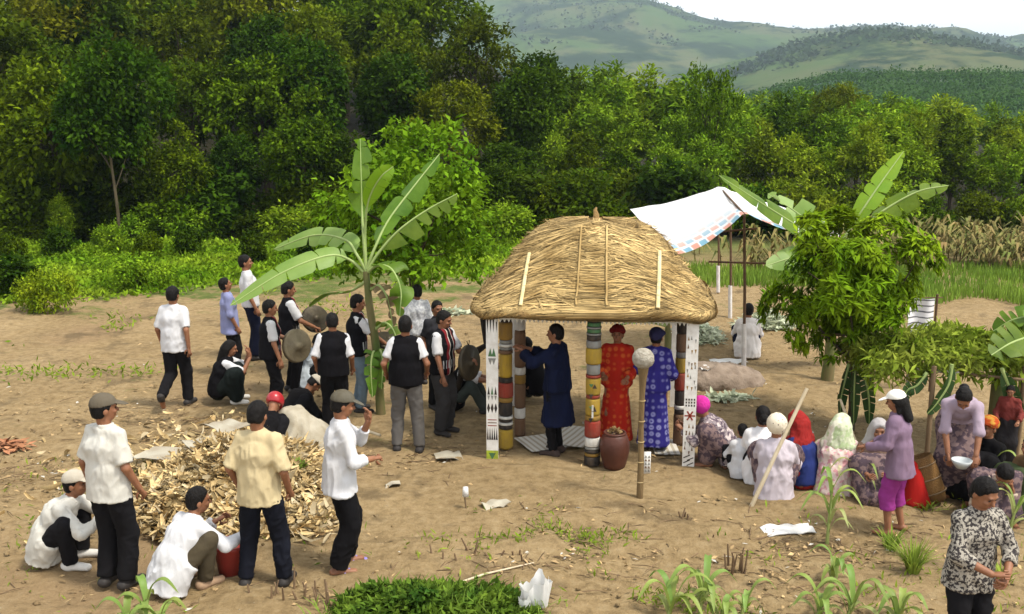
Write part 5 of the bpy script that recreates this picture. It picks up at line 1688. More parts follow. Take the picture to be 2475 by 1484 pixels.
for q in lobs[:20]:
    a = np.array([0, 0, r.uniform(.5, 1.5)])
    tb.tube([a, (a + q) / 2 + [0, 0, .1], q], [.02, .014, .006], 5, caps=False)
tb.build('trunk', BARK, mroot)
# dark leaves tied below the crown
hl_ = empty('leaf_bundle', at(2085, 1035))
tag(hl_, 'bundle of dark banana leaves hanging below the mango crown', 'leaf bundle')
BAND = mat('banana_leaf_dark', (.018, .05, .010), .5, (.04, .085, .02), 3, .2, 20, spec=.3, trans=.2)
for k_, (fx, fx2) in enumerate(((2050, 2030), (2085, 2100), (2065, 2062))):
    Yq = 12.0 - .05 * k_
    banana_leaf(hl_, [aty(fx, 880, Yq), aty((fx + fx2) / 2, 920, Yq - .1), aty(fx2, 970, Yq - .1), aty(fx2, 1025, Yq - .05)], .075, BAND, .05, (.5 * (-1) ** k_, -1, .1), .6, seed=60 + k_, tear=.06)

# ------------------------------------------------------------------ corn husk pile
HUSK = mat('corn_husk', (.30, .20, .085), .9, (.56, .43, .22), 7, island=.6, spec=.05, trans=.12)
pc = np.array([-3.0, 10.25])
def pile_h(x, y):
    u, v = (x - pc[0]) / 1.0, (y - pc[1]) / 1.42
    d = np.sqrt(u * u + v * v)
    return np.clip(1 - d, 0, 1) ** 1.0 * .46 * (1 + .5 * n2(x, y, 1.7, 4.)) + np.clip(1 - np.sqrt(((x + 2.15) / .45) ** 2 + ((y - 9.2) / .35) ** 2), 0, 1) * .1
hp_ = MB()
r = np.random.default_rng(12)
m = 6200
a, d = r.uniform(0, 6.283, m), r.random(m) ** .62 * 1.06
x, y = pc[0] + np.cos(a) * d * 1.02, pc[1] + np.sin(a) * d * 1.42
ex = int(m * .1)
x[:ex], y[:ex] = r.normal(-2.25, .24, ex), r.normal(9.2, .22, ex)
ex2 = int(m * .10)
x[ex:ex + ex2], y[ex:ex + ex2] = r.normal(-3.9, .55, ex2), r.normal(10.8, .8, ex2)
z = pile_h(x, y) + r.random(m) * .07 + .015
yaw_, pit = r.uniform(0, 6.283, m), r.normal(0, .35, m)
D = np.stack([np.cos(yaw_) * np.cos(pit), np.sin(yaw_) * np.cos(pit), np.sin(pit)], 1)
Nn = nrm(r.normal(size=(m, 3)) * .45 + [0, 0, 1])
S = nrm(np.cross(D, Nn))
Nn = np.cross(S, D)
L, W = r.uniform(.06, .27, m), r.uniform(.008, .07, m)
curl_ = r.uniform(-.6, .9, m)
rows = []
for k_ in range(4):
    f_ = k_ / 3 - .5
    c = np.stack([x, y, z], 1) + D * (L * f_)[:, None] + Nn * (curl_ * L * (f_ * f_ * 1.6))[:, None]
    w_ = (W * (.55, 1, .9, .12)[k_] / 2)[:, None]
    rows += [c + S * w_ + Nn * w_ * .5, c, c - S * w_ + Nn * w_ * .5]
V = np.stack(rows, 1).reshape(-1, 3)
V[:, 2] = np.maximum(V[:, 2], .008)
b_ = np.arange(m)[:, None] * 12
F = np.concatenate([b_ + np.array([[3 * k_ + e, 3 * k_ + e + 1, 3 * k_ + e + 4, 3 * k_ + e + 3]]) for k_ in range(3) for e in (0, 1)])
hp_.add(V, F)
xs, ys = np.linspace(-4.1, -1.75, 40), np.linspace(8.75, 11.7, 46)
XX, YY = np.meshgrid(xs, ys)
ZZ = pile_h(XX, YY) - .03
i_ = (np.arange(45)[:, None] * 40 + np.arange(39)[None, :]).ravel()
hp_.add(np.stack([XX, YY, ZZ], -1).reshape(-1, 3), np.stack([i_, i_ + 1, i_ + 41, i_ + 40], 1), 1)
hp_.M[0] = np.tile(np.where(r.random(m) < .22, 2, 0), 6)
tag(hp_.build('corn_husk_pile', [HUSK, mat('husk_core', (.20, .125, .055), .95, (.13, .08, .035), 10, .5, 30), mat('pale_husk', (.50, .42, .27), .9, (.40, .31, .18), 7, island=.35, spec=.05, trans=.12)]), 'heap of dry yellow corn husks between the men at left', 'husk pile', kind='stuff')
SACK = mat('pale_sack', (.42, .38, .30), .9, (.26, .22, .15), 5, .4, 60)
SHEETM = mat('dirty_plastic_sheet', (.40, .37, .29), .6, (.28, .23, .16), 4, .3, 30, spec=.3)
def sack(name, c, R, rz, label, m=SACK, cat='sack', amp=.035):
    V, F = solid([ell((0, 0, R[2] * .55), R, k=.02), ell((R[0] * .5, 0, R[2] * .4), (R[0] * .6, R[1] * .8, R[2] * .75), k=.08)], .022)
    V = wrinkle(V, F, amp, 7, c[0] * 3, (1, 1, 1))
    V = wrinkle(V, F, amp * .5, 19, c[1] * 5, (1, .4, 1))
    V[:, 2] = np.maximum(V[:, 2], -.05)
    o = MB().add(V, F).build(name, m, loc=c)
    o.rotation_euler = (0, 0, rz)
    return tag(o, label, cat)
q = at(716, 1078)
XX, YY = np.meshgrid(np.linspace(-.52, .52, 44), np.linspace(-.42, .42, 36))
rr_ = np.sqrt((XX / .46) ** 2 + (YY / .38) ** 2)
aa_ = np.arctan2(YY, XX)
ZZ = .36 * np.clip(1 - rr_ ** 1.7, -.15, 1) + .10 + .035 * (1 - 2 * np.abs(n2(np.cos(aa_) * 3.0, np.sin(aa_) * 3.0, 1.0, 4.))) * rr_ + .055 * (1 - 2 * np.abs(n2(XX, YY, 4.5, 9.))) + .02 * (1 - 2 * np.abs(n2(XX, YY, 11., 5.)))
XX = XX + .05 * n2(XX, YY, 4, 3.)
i_ = (np.arange(35)[:, None] * 44 + np.arange(43)[None, :]).ravel()
Q = np.stack([i_, i_ + 1, i_ + 45, i_ + 44], 1)
V = np.stack([XX, YY, ZZ], -1).reshape(-1, 3)
o = MB().add(V, Q).add(V - [0, 0, .008], Q[:, ::-1]).build('sack_cloth', SACK, loc=q)
o.rotation_euler = (0, 0, .25)
tag(o, 'pale grey sacking draped over the back of the husk pile', 'sacking')
q = at(520, 1078, .3)
sheet('plastic_sheet', (q[0], q[1], .30), .62, .5, .5, SHEETM, 'crumpled pale sheet on the husk pile left of the cream shirt', 'sheet', .09, .04, seed=3., fr=6)
q = at(405, 1108, .1)
sheet('plastic_sheet', (q[0], q[1], .12), .55, .42, -.2, SHEETM, 'flat pale sheet at the left side of the husk pile', 'sheet', .05, .03, seed=5., fr=6)
q = at(545, 1045, .2)
sheet('plastic_sheet', (q[0], q[1], .22), .35, .5, .9, SHEETM, 'narrow grey sheet along the rear of the husk pile', 'sheet', .07, .05, seed=7., fr=6)
BUCK = mat('red_plastic', (.34, .045, .035), .4, (.28, .04, .03), 5, spec=.4)
bk = empty('bucket', at(562, 1385))
tag(bk, 'red plastic bucket beside the squatting white shirt', 'bucket')
MB().lathe([(.001, 0), (.115, 0), (.15, .27), (.158, .275), (.158, .29), (.146, .29), (.112, .012), (.001, .012)], 28).build('pail', BUCK, bk)
MB().lathe([(.156, .262), (.166, .268), (.166, .288), (.156, .292)], 28).build('rim', BUCK, bk)
MB().tube([[.16 * math.cos(a), -.05 - .06 * math.sin(a), .27 - .02 * math.sin(a)] for a in np.linspace(0, math.pi, 13)], .005, 5).build('handle', mat('wire', (.3, .3, .3), .4), bk)
GLEAF = leafmat('fresh_green_leaf', (.12, .22, .03), (.22, .32, .06), island=.3, objrand=.1)
def tuft(name, c, m_, n_, L, W, spread, label, cat, up=.9, seed=1, kind=None, group=None):
    """a clump of arching blades"""
    r = np.random.default_rng(seed)
    a = r.uniform(0, 6.283, n_)
    out_ = np.stack([np.cos(a), np.sin(a), np.zeros(n_)], 1)
    base = out_ * (r.random((n_, 1)) * spread)
    L_ = L * r.uniform(.55, 1.1, n_)[:, None]
    k = r.uniform(.15, .75, n_)[:, None]
    s_ = nrm(np.cross(out_, [0, 0, 1]))
    rows = []
    for f_ in (0, .33, .66, 1):
        p = base + np.array([0, 0, up]) * L_ * (f_ - .45 * k * f_ ** 2.2) + out_ * L_ * k * f_ ** 1.7
        w_ = W * (.8, 1, .75, .06)[int(f_ * 3 + .1)] / 2
        rows += [p + s_ * w_, p - s_ * w_]
    V = np.stack(rows, 1).reshape(-1, 3)
    b_ = np.arange(n_)[:, None] * 8
    F = np.concatenate([b_ + np.array([[2 * q, 2 * q + 1, 2 * q + 3, 2 * q + 2]]) for q in range(3)])
    o = MB().add(V, F).build(name, m_, loc=c)
    return tag(o, label, cat, group, kind)
tuft('green_leaves', at(478, 1250, .05), GLEAF, 40, .16, .04, .10, 'fresh green leaves on the near left side of the husk pile', 'leaves', .5, 4)
q = at(715, 1130, .2)
tuft('green_leaves', q, GLEAF, 40, .18, .045, .10, 'fresh green leaves on the husk pile right of the cream shirt', 'leaves', .5, 5)

# ------------------------------------------------------------------ corn plants, grass clumps and the leafy shrub in front
CORN = mat('corn_leaf', (.16, .27, .05), .5, (.24, .34, .08), 4, .1, 20, spec=.3, trans=.3, objrand=.15)
CORNP = mat('corn_leaf_pale', (.36, .38, .14), .55, (.27, .32, .09), 4, .1, 20, spec=.3, trans=.3)
STALK = mat('corn_stalk', (.26, .31, .09), .6, (.20, .24, .07), 5, spec=.3)
def corn(c, h, nl, label, seed=0, LW=.05, LL=.5, group=None, lean=.05, pale=2):
    r = np.random.default_rng(seed)
    ro = empty('corn_plant', c)
    tag(ro, label, 'corn plant', group)
    st = spline([[0, 0, -.03], [lean * .3, 0, h * .5], [lean, 0, h]], 8)
    MB().tube(st, np.linspace(.018, .008, 8), 7).build('stalk', STALK, ro)
    for k_ in range(nl):
        a = k_ * 2.5 + r.uniform(-.5, .5)
        z0 = h * (.15 + .85 * k_ / nl)
        d = np.array([math.cos(a), math.sin(a), 0])
        L = LL * r.uniform(.7, 1.15) * (1 if k_ > 1 else .7)
        p0 = np.array([lean * z0 / h, 0, z0])
        rise = r.uniform(.5, 1.3)
        C = spline([p0, p0 + d * L * .25 + [0, 0, L * rise * .5], p0 + d * L * .6 + [0, 0, L * rise * .62], p0 + d * L * .95 + [0, 0, L * (rise * .62 - .35)]], 12)
        s = nrm(np.cross(d, [0, 0, 1]))
        f = np.linspace(0, 1, 12)
        w = LW * np.sin(np.pi * np.clip(f * .85 + .12, 0, 1)) ** .7
        w[-1] = .003
        V = np.concatenate([np.stack([C[i] + s * w[i] / 2 + [0, 0, w[i] * .25], C[i], C[i] - s * w[i] / 2 + [0, 0, w[i] * .25]]) for i in range(12)])
        F = [[3 * i + e, 3 * i + e + 1, 3 * i + e + 4, 3 * i + e + 3] for i in range(11) for e in (0, 1)]
        MB().add(V, F).build('leaf', CORNP if k_ < pale else CORN, ro)
    return ro
corn(at(1998, 1312), .58, 11, 'corn plant with a bushy top standing between the floral dress and the path', 3, .045, .42, lean=.02, pale=4)
corn(at(1612, 1500), .16, 8, 'broad-leaved corn seedling at the bottom edge, left of the grass clumps', 4, .055, .34)
corn(at(1690, 1478), .24, 9, 'taller corn seedling at the bottom edge right of centre', 5, .06, .36)
corn(at(1735, 1515), .15, 8, 'low corn seedling hugging the bottom edge right of centre', 6, .055, .28)
corn(at(1790, 1490), .16, 6, 'tiny corn seedling alone on the bare dirt near the bottom', 7, .05, .22)
corn(at(1970, 1505), .16, 9, 'corn seedling at the bottom edge below the purple shirt', 8, .055, .32)
corn(at(2045, 1500), .16, 9, 'pale corn seedling at the bottom below the pink trousers', 9, .055, .32, pale=4)
corn(at(2160, 1515), .16, 9, 'corn seedling at the bottom edge left of the printed shirt', 10, .055, .30)
corn(at(2005, 1415), .18, 8, 'short leafy seedling on the weedy patch below the corn', 11, .05, .26)
corn(at(345, 1520), .26, 7, 'seedling at the bottom edge near the black trousers', 12, .06, .32)
corn(at(300, 1540), .2, 6, 'small seedling cut by the bottom left edge', 13, .06, .28)
corn(at(378, 1540), .2, 6, 'small seedling at the bottom right of the standing cap wearer', 14, .06, .28)
corn(at(2378, 1205), .35, 8, 'corn plant in front of the beige print top', 15, .045, .35, pale=4)
corn(at(2440, 1285), .28, 8, 'drooping corn plant at the right edge', 16, .04, .36, pale=5)
corn(at(2068, 1205), .3, 8, 'thin yellowing corn plant beside the pink trousers', 17, .035, .34, pale=6)
GRASS = leafmat('grass_blade', (.14, .24, .03), (.25, .34, .06), island=.3, objrand=.1)
tuft('grass_clump', at(2205, 1392), GRASS, 130, .42, .014, .05, 'tall bright grass clump left of the printed shirt', 'grass clump', .95, 8)
tuft('grass_clump', at(2150, 1330), GRASS, 60, .32, .014, .06, 'grass clump at the feet of the pink trousers', 'grass clump', .85, 9)
tuft('grass_clump', at(2420, 1400), GRASS, 50, .22, .016, .1, 'low grass clump right of the printed shirt', 'grass clump', .7, 10)
tuft('grass_clump', at(2240, 1230), GRASS, 40, .2, .02, .12, 'flattened grass beside the red cloth', 'grass clump', .45, 11)
SHR = leafmat('shrub_leaf', (.025, .075, .010), (.13, .20, .022), island=.55, objrand=0, scale=4)
sb = empty('leafy_shrub', at(1040, 1490))
tag(sb, 'dense low green shrub at the bottom centre edge', 'shrub')
r = np.random.default_rng(15)
m = 7500
a = r.uniform(0, 6.283, m)
d = r.random(m) ** .72 * (1.05 + .25 * n2(np.cos(a) * 2, np.sin(a) * 2, 1, 3.))
P3 = np.stack([np.cos(a) * d * .90, np.sin(a) * d * .50, np.clip(1 - d ** 1.5, 0, 1) * .24 * np.clip(1 + .9 * n2(np.cos(a) * d, np.sin(a) * d, 3.4, 2.), .3, 2) * r.uniform(.4, 1.05, m) + .012], 1)
dd = nrm(np.stack([np.cos(a) * .6, np.sin(a) * .6, np.full(m, .1)], 1) + r.normal(size=(m, 3)) * .8)
o = MB().leaves(P3, dd, nrm(r.normal(size=(m, 3)) * .5 + [0, 0, 1]), r.uniform(.04, .11, m), r.uniform(.02, .048, m)).build('foliage', SHR, sb)
o['kind'] = 'stuff'
m = 420
a, d = r.uniform(0, 6.283, m), r.random(m) ** .6 * 1.05
B0 = np.stack([np.cos(a) * d * .95, np.sin(a) * d * .52, np.zeros(m)], 1)
tp_ = B0 + np.stack([r.normal(size=m) * .09, r.normal(size=m) * .06, r.uniform(.10, .30, m) * (1.15 - .6 * d)], 1)
s_ = np.stack([np.cos(a + 1), np.sin(a + 1), np.zeros(m)], 1) * .006
md = (B0 + tp_) / 2 + [0, 0, .03]
V = np.stack([B0 - s_, B0 + s_, md + s_, md - s_, tp_], 1).reshape(-1, 3)
b_ = np.arange(m)[:, None] * 5
o = MB().add(V, np.concatenate([b_ + np.array([[0, 1, 2, 3]]), b_ + np.array([[3, 2, 4, 4]])])).build('grass_blades', GRASS, sb)
o['kind'] = 'stuff'
MB().tube([[0, 0, -.05], [.02, .01, .1]], [.02, .01], 6).build('stem', BARK, sb)
PLB = mat('white_plastic_bag', (.78, .77, .75), .4, (.68, .67, .64), 6, .2, 20, spec=.4, trans=.25)
def bag(c, h, w, label, seed, rz=0, m=PLB):
    """a crumpled open bag: flaring wall of stiff pleats, torn rim"""
    r = np.random.default_rng(seed)
    na, nz2 = 40, 9
    A_, Z_ = np.meshgrid(np.linspace(0, 2 * np.pi, na, endpoint=False), np.linspace(0, 1, nz2))
    pl = n2(np.cos(A_) * 2.3, np.sin(A_) * 2.3, 1.0, seed) + .6 * n2(np.cos(A_) * 6, np.sin(A_) * 6, 1.0, seed + 3)
    rd = w * .5 * (.55 + .55 * Z_ ** .8) * (1 + .35 * pl * Z_) + .02
    top_ = h * (1 + .38 * n2(np.cos(A_) * 3, np.sin(A_) * 3, 1.0, seed + 7))
    V = np.stack([np.cos(A_) * rd, np.sin(A_) * rd * .6, Z_ * top_ + .02 * pl], -1).reshape(-1, 3)
    F = [[i * na + j, i * na + (j + 1) % na, (i + 1) * na + (j + 1) % na, (i + 1) * na + j] for i in range(nz2 - 1) for j in range(na)]
    mb = MB().add(V, F)
    mb.add(np.vstack([V[:na], [[0, 0, .01]]]), [[(j + 1) % na, j, na, na] for j in range(na)])
    o = mb.build('plastic_bag', m, loc=c)
    o.rotation_euler = (.1, -.12, rz)
    return tag(o, label, 'plastic bag')
bag(at(1298, 1468), .24, .22, 'large crumpled white plastic bag at the right of the leafy shrub', 3)
bag(at(1268, 1478), .14, .10, 'small white plastic scrap beside the large bag', 5, 1.)
sheet('plastic_sheet', at(1905, 1285), .50, .22, .1, PLB, 'white plastic sheet on the dirt below the corn plant', 'sheet', .07, .02, seed=13., fr=6)
sheet('plastic_sheet', at(1195, 1230), .26, .16, .5, SHEETM, 'small cream plastic wrapper on the open dirt left of the post', 'sheet', .07, .02, seed=15., fr=8)
sheet('plastic_sheet', at(1085, 1108), .30, .30, .2, SHEETM, 'pale beige sheet on the dirt left of the shelter', 'sheet', .06, .02, seed=17., fr=6)
sheet('plastic_sheet', at(937, 1178), .16, .14, .2, SHEETM, 'small pale scrap lying right of the grey-capped man', 'sheet', .08, .02, seed=19., fr=8)
sheet('white_cloth', at(1760, 880), .55, .34, .1, PLB, 'white cloth spread on the dirt by the tarpaulin posts', 'cloth', .10, .04, seed=21., fr=5)
# stake with an upturned cup
ck = empty('cup_on_stake', at(1128, 1232))
tag(ck, 'white plastic cup upturned on a thin stick', 'cup')
MB().tube([[0, 0, -.03], [-.02, 0, .12], [-.01, 0, .24]], [.01, .008, .007], 6).build('stick', WOOD, ck)
MB().lathe([(.028, .15), (.034, .15), (.027, .245), (.001, .25)], 14, (-.012, 0, 0)).build('cup', PLB, ck)

# ------------------------------------------------------------------ things at the right: basket, red cloth, bowl, leaf roof
bs = empty('back_basket', at(2262, 1214))
tag(bs, 'tall brown woven basket leaning beside the red cloth', 'basket')
BSK = mat('brown_basket', (.19, .10, .03), .75, (.12, .06, .02), 4, .8, 90)
ax_ = nrm(aty(2216, 1096, at(2262, 1214)[1] + .12) - at(2262, 1214))
M3 = np.array(Vector(ax_).to_track_quat('Z', 'Y').to_matrix())
MB().lathe([(.001, 0), (.10, 0), (.125, .12), (.135, .32), (.125, .48), (.115, .49), (.12, .3), (.001, .1)], 22, (0, 0, .02), M3).build('woven_body', BSK, bs)
for z_ in (.10, .25, .40):
    MB().tube([(M3 @ np.array([.134 * math.cos(a), .134 * math.sin(a), z_])) + [0, 0, .02] for a in np.linspace(0, 2 * math.pi, 25)], .008, 5, caps=False).build('hoop', WOOD, bs)
rc = at(2206, 1214)
V, F = solid([cone((0, 0, .0), (-.02, .03, .40), .15, .05, k=.03, cuts=[((0, 0, 0.004), (0, 0, -1))]), cone((.06, -.05, 0.0), (0, 0, .3), .1, .06, k=.05, cuts=[((0, 0, 0.004), (0, 0, -1))])], .014)
V = wrinkle(V, F, .018, 9, 4., (1, 1, .2))
tag(MB().add(V, F).build('red_cloth', cloth('bright_red', (.36, .014, .012), .25), loc=rc), 'bright red cloth draped in a heap beside the pink trousers', 'cloth')
w_ = bent['world']((bent['lw'] + bent['rw']) / 2 + np.array([0, .08, -.12]))
bo = empty('bowl', w_)
tag(bo, 'small grey-white bowl held by the bending person', 'bowl')
MB().lathe([(.001, 0), (.05, 0), (.085, .05), (.10, .085), (.095, .085), (.08, .052), (.045, .008), (.001, .008)], 20).build('bowl_body', mat('enamel', (.45, .48, .48), .35, spec=.5), bo)
lr = empty('leaf_roof', (5.0, 11.4, 0))
tag(lr, 'low rack roofed with cut leafy branches at the right', 'rack')
o0 = np.array([5.0, 11.4, 0])
wp0, wp1 = aty(2186, 889, 11.3), aty(2480, 918, 11.0)
mids = wp0 + (wp1 - wp0) * .45
MB().tube([wp0 - o0, mids - o0], .020, 8).build('white_rail', WPOLE, lr)
MB().tube([mids - o0, wp1 - o0], .018, 8, wob=.1).build('rail', WOOD, lr)
for fx, m__, r__, Yp in ((2197, WPOLE, .026, 11.35), (2257, WOOD, .03, 11.0), (2478, WOOD, .03, 11.05), (2300, WOOD, .025, 12.3), (2470, WOOD, .025, 12.3)):
    t = aty(fx, 885, Yp) if Yp < 12 else np.array([aty(fx, 880, Yp)[0], Yp, 1.2])
    MB().tube([np.array([t[0], t[1], -.1]) - o0, t - o0], r__, 8, wob=.08).build('leg', m__, lr)
MB().tube([np.array([3.9, 12.3, 1.22]) - o0, np.array([6.2, 12.3, 1.22]) - o0], .02, 7, wob=.1).build('rail', WOOD, lr)
GD = leafmat('cut_branch_leaf', (.10, .165, .008), (.30, .35, .05), island=.5, objrand=0, scale=3)
r = np.random.default_rng(22)
m = 5200
X, Y = r.uniform(-.85, 1.3, m), r.uniform(-.35, 1.0, m)
hgt = 1.16 + .34 * np.clip(1 - (X / 1.1 - .2) ** 2, 0, 1) * np.clip(1.0 - abs(Y - .4), 0, 1) * (.8 + .4 * n2(X, Y, 2.2, 3.))
Z = hgt - r.random(m) ** 2 * .28
dd = nrm(r.normal(size=(m, 3)) + [0, -.3, -.45])
o = MB().leaves(np.stack([X, Y, Z], 1), dd, nrm(r.normal(size=(m, 3)) * .6 + [0, -.2, 1]), r.uniform(.09, .19, m), r.uniform(.03, .055, m)).build('branches', GD, lr)
o['kind'] = 'stuff'
for k_, (a, b, c, d) in enumerate((((2300, 880), (2290, 930), (2262, 975), (2240, 1000)), ((2420, 890), (2440, 940), (2455, 985), (2462, 1020)), ((2240, 900), (2215, 930), (2190, 945), (2175, 985)))):
    banana_leaf(lr, [aty(*q, 10.95 + .03 * k_) for q in (a, b, c, d)], .08, BAND, .05, (.5 * (-1) ** k_, -1, .2), .5, seed=80 + k_, tear=.06, off=o0)
# striped cloth on a line behind
STR = bpy.data.materials.new('striped_cloth')
STR.use_nodes = True
n, l = nodes_of(STR)
n.clear()
out = N('OutputMaterial')
pb = N('BsdfPrincipled', Roughness=.9)
tc = N('TexCoord')
sp = N('SeparateXYZ')
l.new(tc.outputs['Object'], sp.inputs[0])
nz = N('TexNoise', Scale=5.0)
l.new(tc.outputs['Object'], nz.inputs['Vector'])
f_ = math_('GREATER_THAN', math_('SINE', math_('ADD', math_('MULTIPLY', sp.outputs[2], 75.), math_('MULTIPLY', nz.outputs['Fac'], 3.))), .72)
a, b = N('RGB'), N('RGB')
a.outputs[0].default_value, b.outputs[0].default_value = (.68, .67, .68, 1), (.12, .12, .13, 1)
l.new(mixc(f_, a.outputs[0], b.outputs[0]), pb.inputs['Base Color'])
l.new(pb.outputs[0], out.inputs['Surface'])
cA, cB = aty(2195, 722, 14.0), aty(2252, 822, 14.0)
nx, nz_ = 12, 18
X, Z = np.meshgrid(np.linspace(cA[0], cB[0], nx), np.linspace(cB[2], cA[2], nz_))
Yy = 14.0 + .03 * np.sin(X * 22) + .03 * n2(X, Z, 5, 2.)
V = np.stack([X, Yy, Z], -1).reshape(-1, 3) - [cA[0], 14.0, 0]
i_ = (np.arange(nz_ - 1)[:, None] * nx + np.arange(nx - 1)[None, :]).ravel()
Q = np.stack([i_, i_ + 1, i_ + nx + 1, i_ + nx], 1)
o = MB().add(V, Q).add(V + [0, .008, 0], Q[:, ::-1]).build('hanging_cloth', STR, loc=(cA[0], 14.0, 0))
tag(o, 'white cloth with dark stripes hanging behind the mango tree', 'cloth')
lp = empty('cloth_line', (cA[0], 14.03, 0))
tag(lp, 'thin pole line carrying the striped cloth', 'clothes line')
for dx in (-.45, .42):
    MB().tube([[dx, 0, -.1], [dx, 0, cA[2] + .06]], .018, 6).build('pole', POLE, lp)
MB().tube([[-.5, 0, cA[2] + .012], [.5, 0, cA[2] + .012]], .009, 6).build('rail', POLE, lp)

# ------------------------------------------------------------------ earth heap, cut pale branches
EARTH = mat('grey_earth', (.27, .21, .16), .95, (.18, .135, .10), 5, 1.0, 20)
q = at(1712, 925)
V, F = solid([ell((0, 0, 0), (.75, .5, .30), k=.05), ell((.35, .1, 0), (.5, .4, .2), k=.1)], .04)
V = wrinkle(V, F, .05, 5, 8., (1, 1, 1))
V[:, 2] = np.maximum(V[:, 2], -.06)
tag(MB().add(V, F).build('earth_heap', EARTH, loc=q), 'low heap of grey earth behind the right corner board', 'earth heap')
sheet('rag', (q[0] - .1, q[1] - .2, .24), .22, .2, .4, PLB, 'white rag lying on the grey earth heap', 'rag', .08, .03, seed=33., fr=8)
PALEL = leafmat('pale_wilted_leaf', (.40, .46, .31), (.56, .58, .43), island=.3, objrand=0, scale=4)
def brush(fx, fy, rx, ry, h, label, seed, m_=PALEL, n_=700):
    r = np.random.default_rng(seed)
    a, d = r.uniform(0, 6.283, n_), r.random(n_) ** .5
    Pq = np.stack([np.cos(a) * d * rx, np.sin(a) * d * ry, (1 - d ** 2) * h * r.random(n_) + .02], 1)
    o = MB().leaves(Pq, nrm(r.normal(size=(n_, 3)) * [1, 1, .3]), nrm(r.normal(size=(n_, 3)) * .4 + [0, 0, 1]), r.uniform(.09, .2, n_), r.uniform(.04, .08, n_)).build('cut_branches', m_, loc=at(fx, fy))
    return tag(o, label, 'cut branches', kind='stuff')
brush(1690, 815, .42, .7, .25, 'pale cut branches piled behind the right rear of the shelter', 5)
brush(1845, 790, .55, .35, .3, 'pale cut branches beside the seated white shirt', 6)
brush(1770, 965, .35, .12, .05, 'flat pale cuttings on the dirt by the magenta hat', 7, n_=160)
brush(1100, 760, .5, .2, .12, 'whitish cuttings on the dirt below the round tree', 8, n_=200)

# ------------------------------------------------------------------ weeds, grass and dry corn further back
WEED = leafmat('weed_leaf', (.085, .180, .006), (.22, .32, .018), island=.5, objrand=0, scale=.6)
r = np.random.default_rng(31)
m = 95000
X, Y = r.uniform(-20, 1.5, m), r.uniform(19.5, 29.3, m)
edge = np.interp(X, [-20, -12, -8, -4, 1.5], [20.4, 20.8, 22.2, 24.2, 25.0])
dens = sstep(-1.2, 1.6, Y - edge + n2(X, Y, .8, 3.) * 1.6)
k = r.random(m) < dens
X, Y = X[k], Y[k]
hh = (.08 + .30 * sstep(0, 6, Y - np.interp(X, [-20, -12, -8, -4, 1.5], [20.4, 20.8, 22.2, 24.2, 25.0]))) * (.55 + .6 * np.clip(n2(X, Y, .7, 8.) + n2(X, Y, 2.0, 18.) * .5, -.6, 1))
Z = np.abs(hh) * r.uniform(.35, 1.0, len(X)) + gh_base(X, Y)
m = len(X)
dd = nrm(r.normal(size=(m, 3)) + [0, -.2, .35])
tag(MB().leaves(np.stack([X, Y, Z], 1), dd, nrm(r.normal(size=(m, 3)) * .5 + [0, -.25, 1]), r.uniform(.08, .19, m), r.uniform(.04, .10, m)).build('weeds', WEED), 'thick bright green weeds in front of the left forest', 'weeds', kind='stuff')
WEED2 = leafmat('sparse_weed_leaf', (.10, .175, .010), (.24, .30, .035), island=.4, objrand=0, scale=.8)
m = 30000
X, Y = r.uniform(-12, 1.5, m), r.uniform(11.5, 24, m)
band = np.exp(-((Y - (14.75 + .04 * (X + 8))) / .28) ** 2) * sstep(-4.9, -5.6, X)
dens = np.clip(sstep(.1, .75, n2(X, Y, .55, 40.) + n2(X, Y, 2.2, 50.) * .5) * sstep(15, 20, Y) * sstep(-1.5, -6, X) * .8 + band * .9, 0, 1)
k = r.random(m) < dens
X, Y = X[k], Y[k]
m = len(X)
Z = r.uniform(.01, .13, m)
dd = nrm(r.normal(size=(m, 3)) + [0, 0, .7])
tag(MB().leaves(np.stack([X, Y, Z], 1), dd, nrm(r.normal(size=(m, 3)) * .6 + [0, -.2, 1]), r.uniform(.06, .16, m), r.uniform(.018, .045, m)).build('sparse_weeds', WEED2), 'sparse low weeds dotted over the bare dirt at left', 'weeds', kind='stuff')
def blades(name, X, Y, h, w, m_, label, cat, lean=.35, seed=1):
    r = np.random.default_rng(seed)
    k = len(X)
    B0 = np.stack([X, Y, np.zeros(k)], 1)
    a = r.uniform(0, 6.283, k)
    o_ = np.stack([np.cos(a), np.sin(a), np.zeros(k)], 1) * (h * lean * r.random(k))[:, None]
    s_ = nrm(np.stack([-np.sin(a) + .4, np.cos(a), np.zeros(k)], 1)) * (w / 2)
    T_ = B0 + o_ + np.array([0, 0, 1]) * h[:, None]
    M_ = B0 + o_ * .3 + np.array([0, 0, 1]) * (h * .6)[:, None]
    V = np.stack([B0 - s_, B0 + s_, M_ + s_ * .8, M_ - s_ * .8, T_], 1).reshape(-1, 3)
    b_ = np.arange(k)[:, None] * 5
    F = np.concatenate([b_ + np.array([[0, 1, 2, 3]]), b_ + np.array([[3, 2, 4, 4]])])
    return tag(MB().add(V, F).build(name, m_), label, cat, kind='stuff')
GRF = leafmat('field_grass', (.13, .23, .03), (.24, .34, .05), island=.3, objrand=0, scale=.5)
m = 30000
X, Y = r.uniform(2.5, 16, m), r.uniform(19.3, 25.5, m)
k = (Y > 20.6 + n2(X, Y, .9, 3.) * .9) & ((X > 7.2) | (Y > 22.5)) & (r.random(m) < .45 + .55 * (n2(X, Y, 1.3, 6.) > -.3))
X, Y = X[k], Y[k]
blades('field_grass', X, Y, r.uniform(.08, .30, len(X)), .028, GRF, 'bright green grass strip in front of the dry corn at right', 'grass')
DRYC = mat('dry_corn_leaf', (.26, .18, .075), .85, (.10, .135, .03), 2.2, island=.45, spec=.1, trans=.2)
dc = MB()
r = np.random.default_rng(44)
m = 520
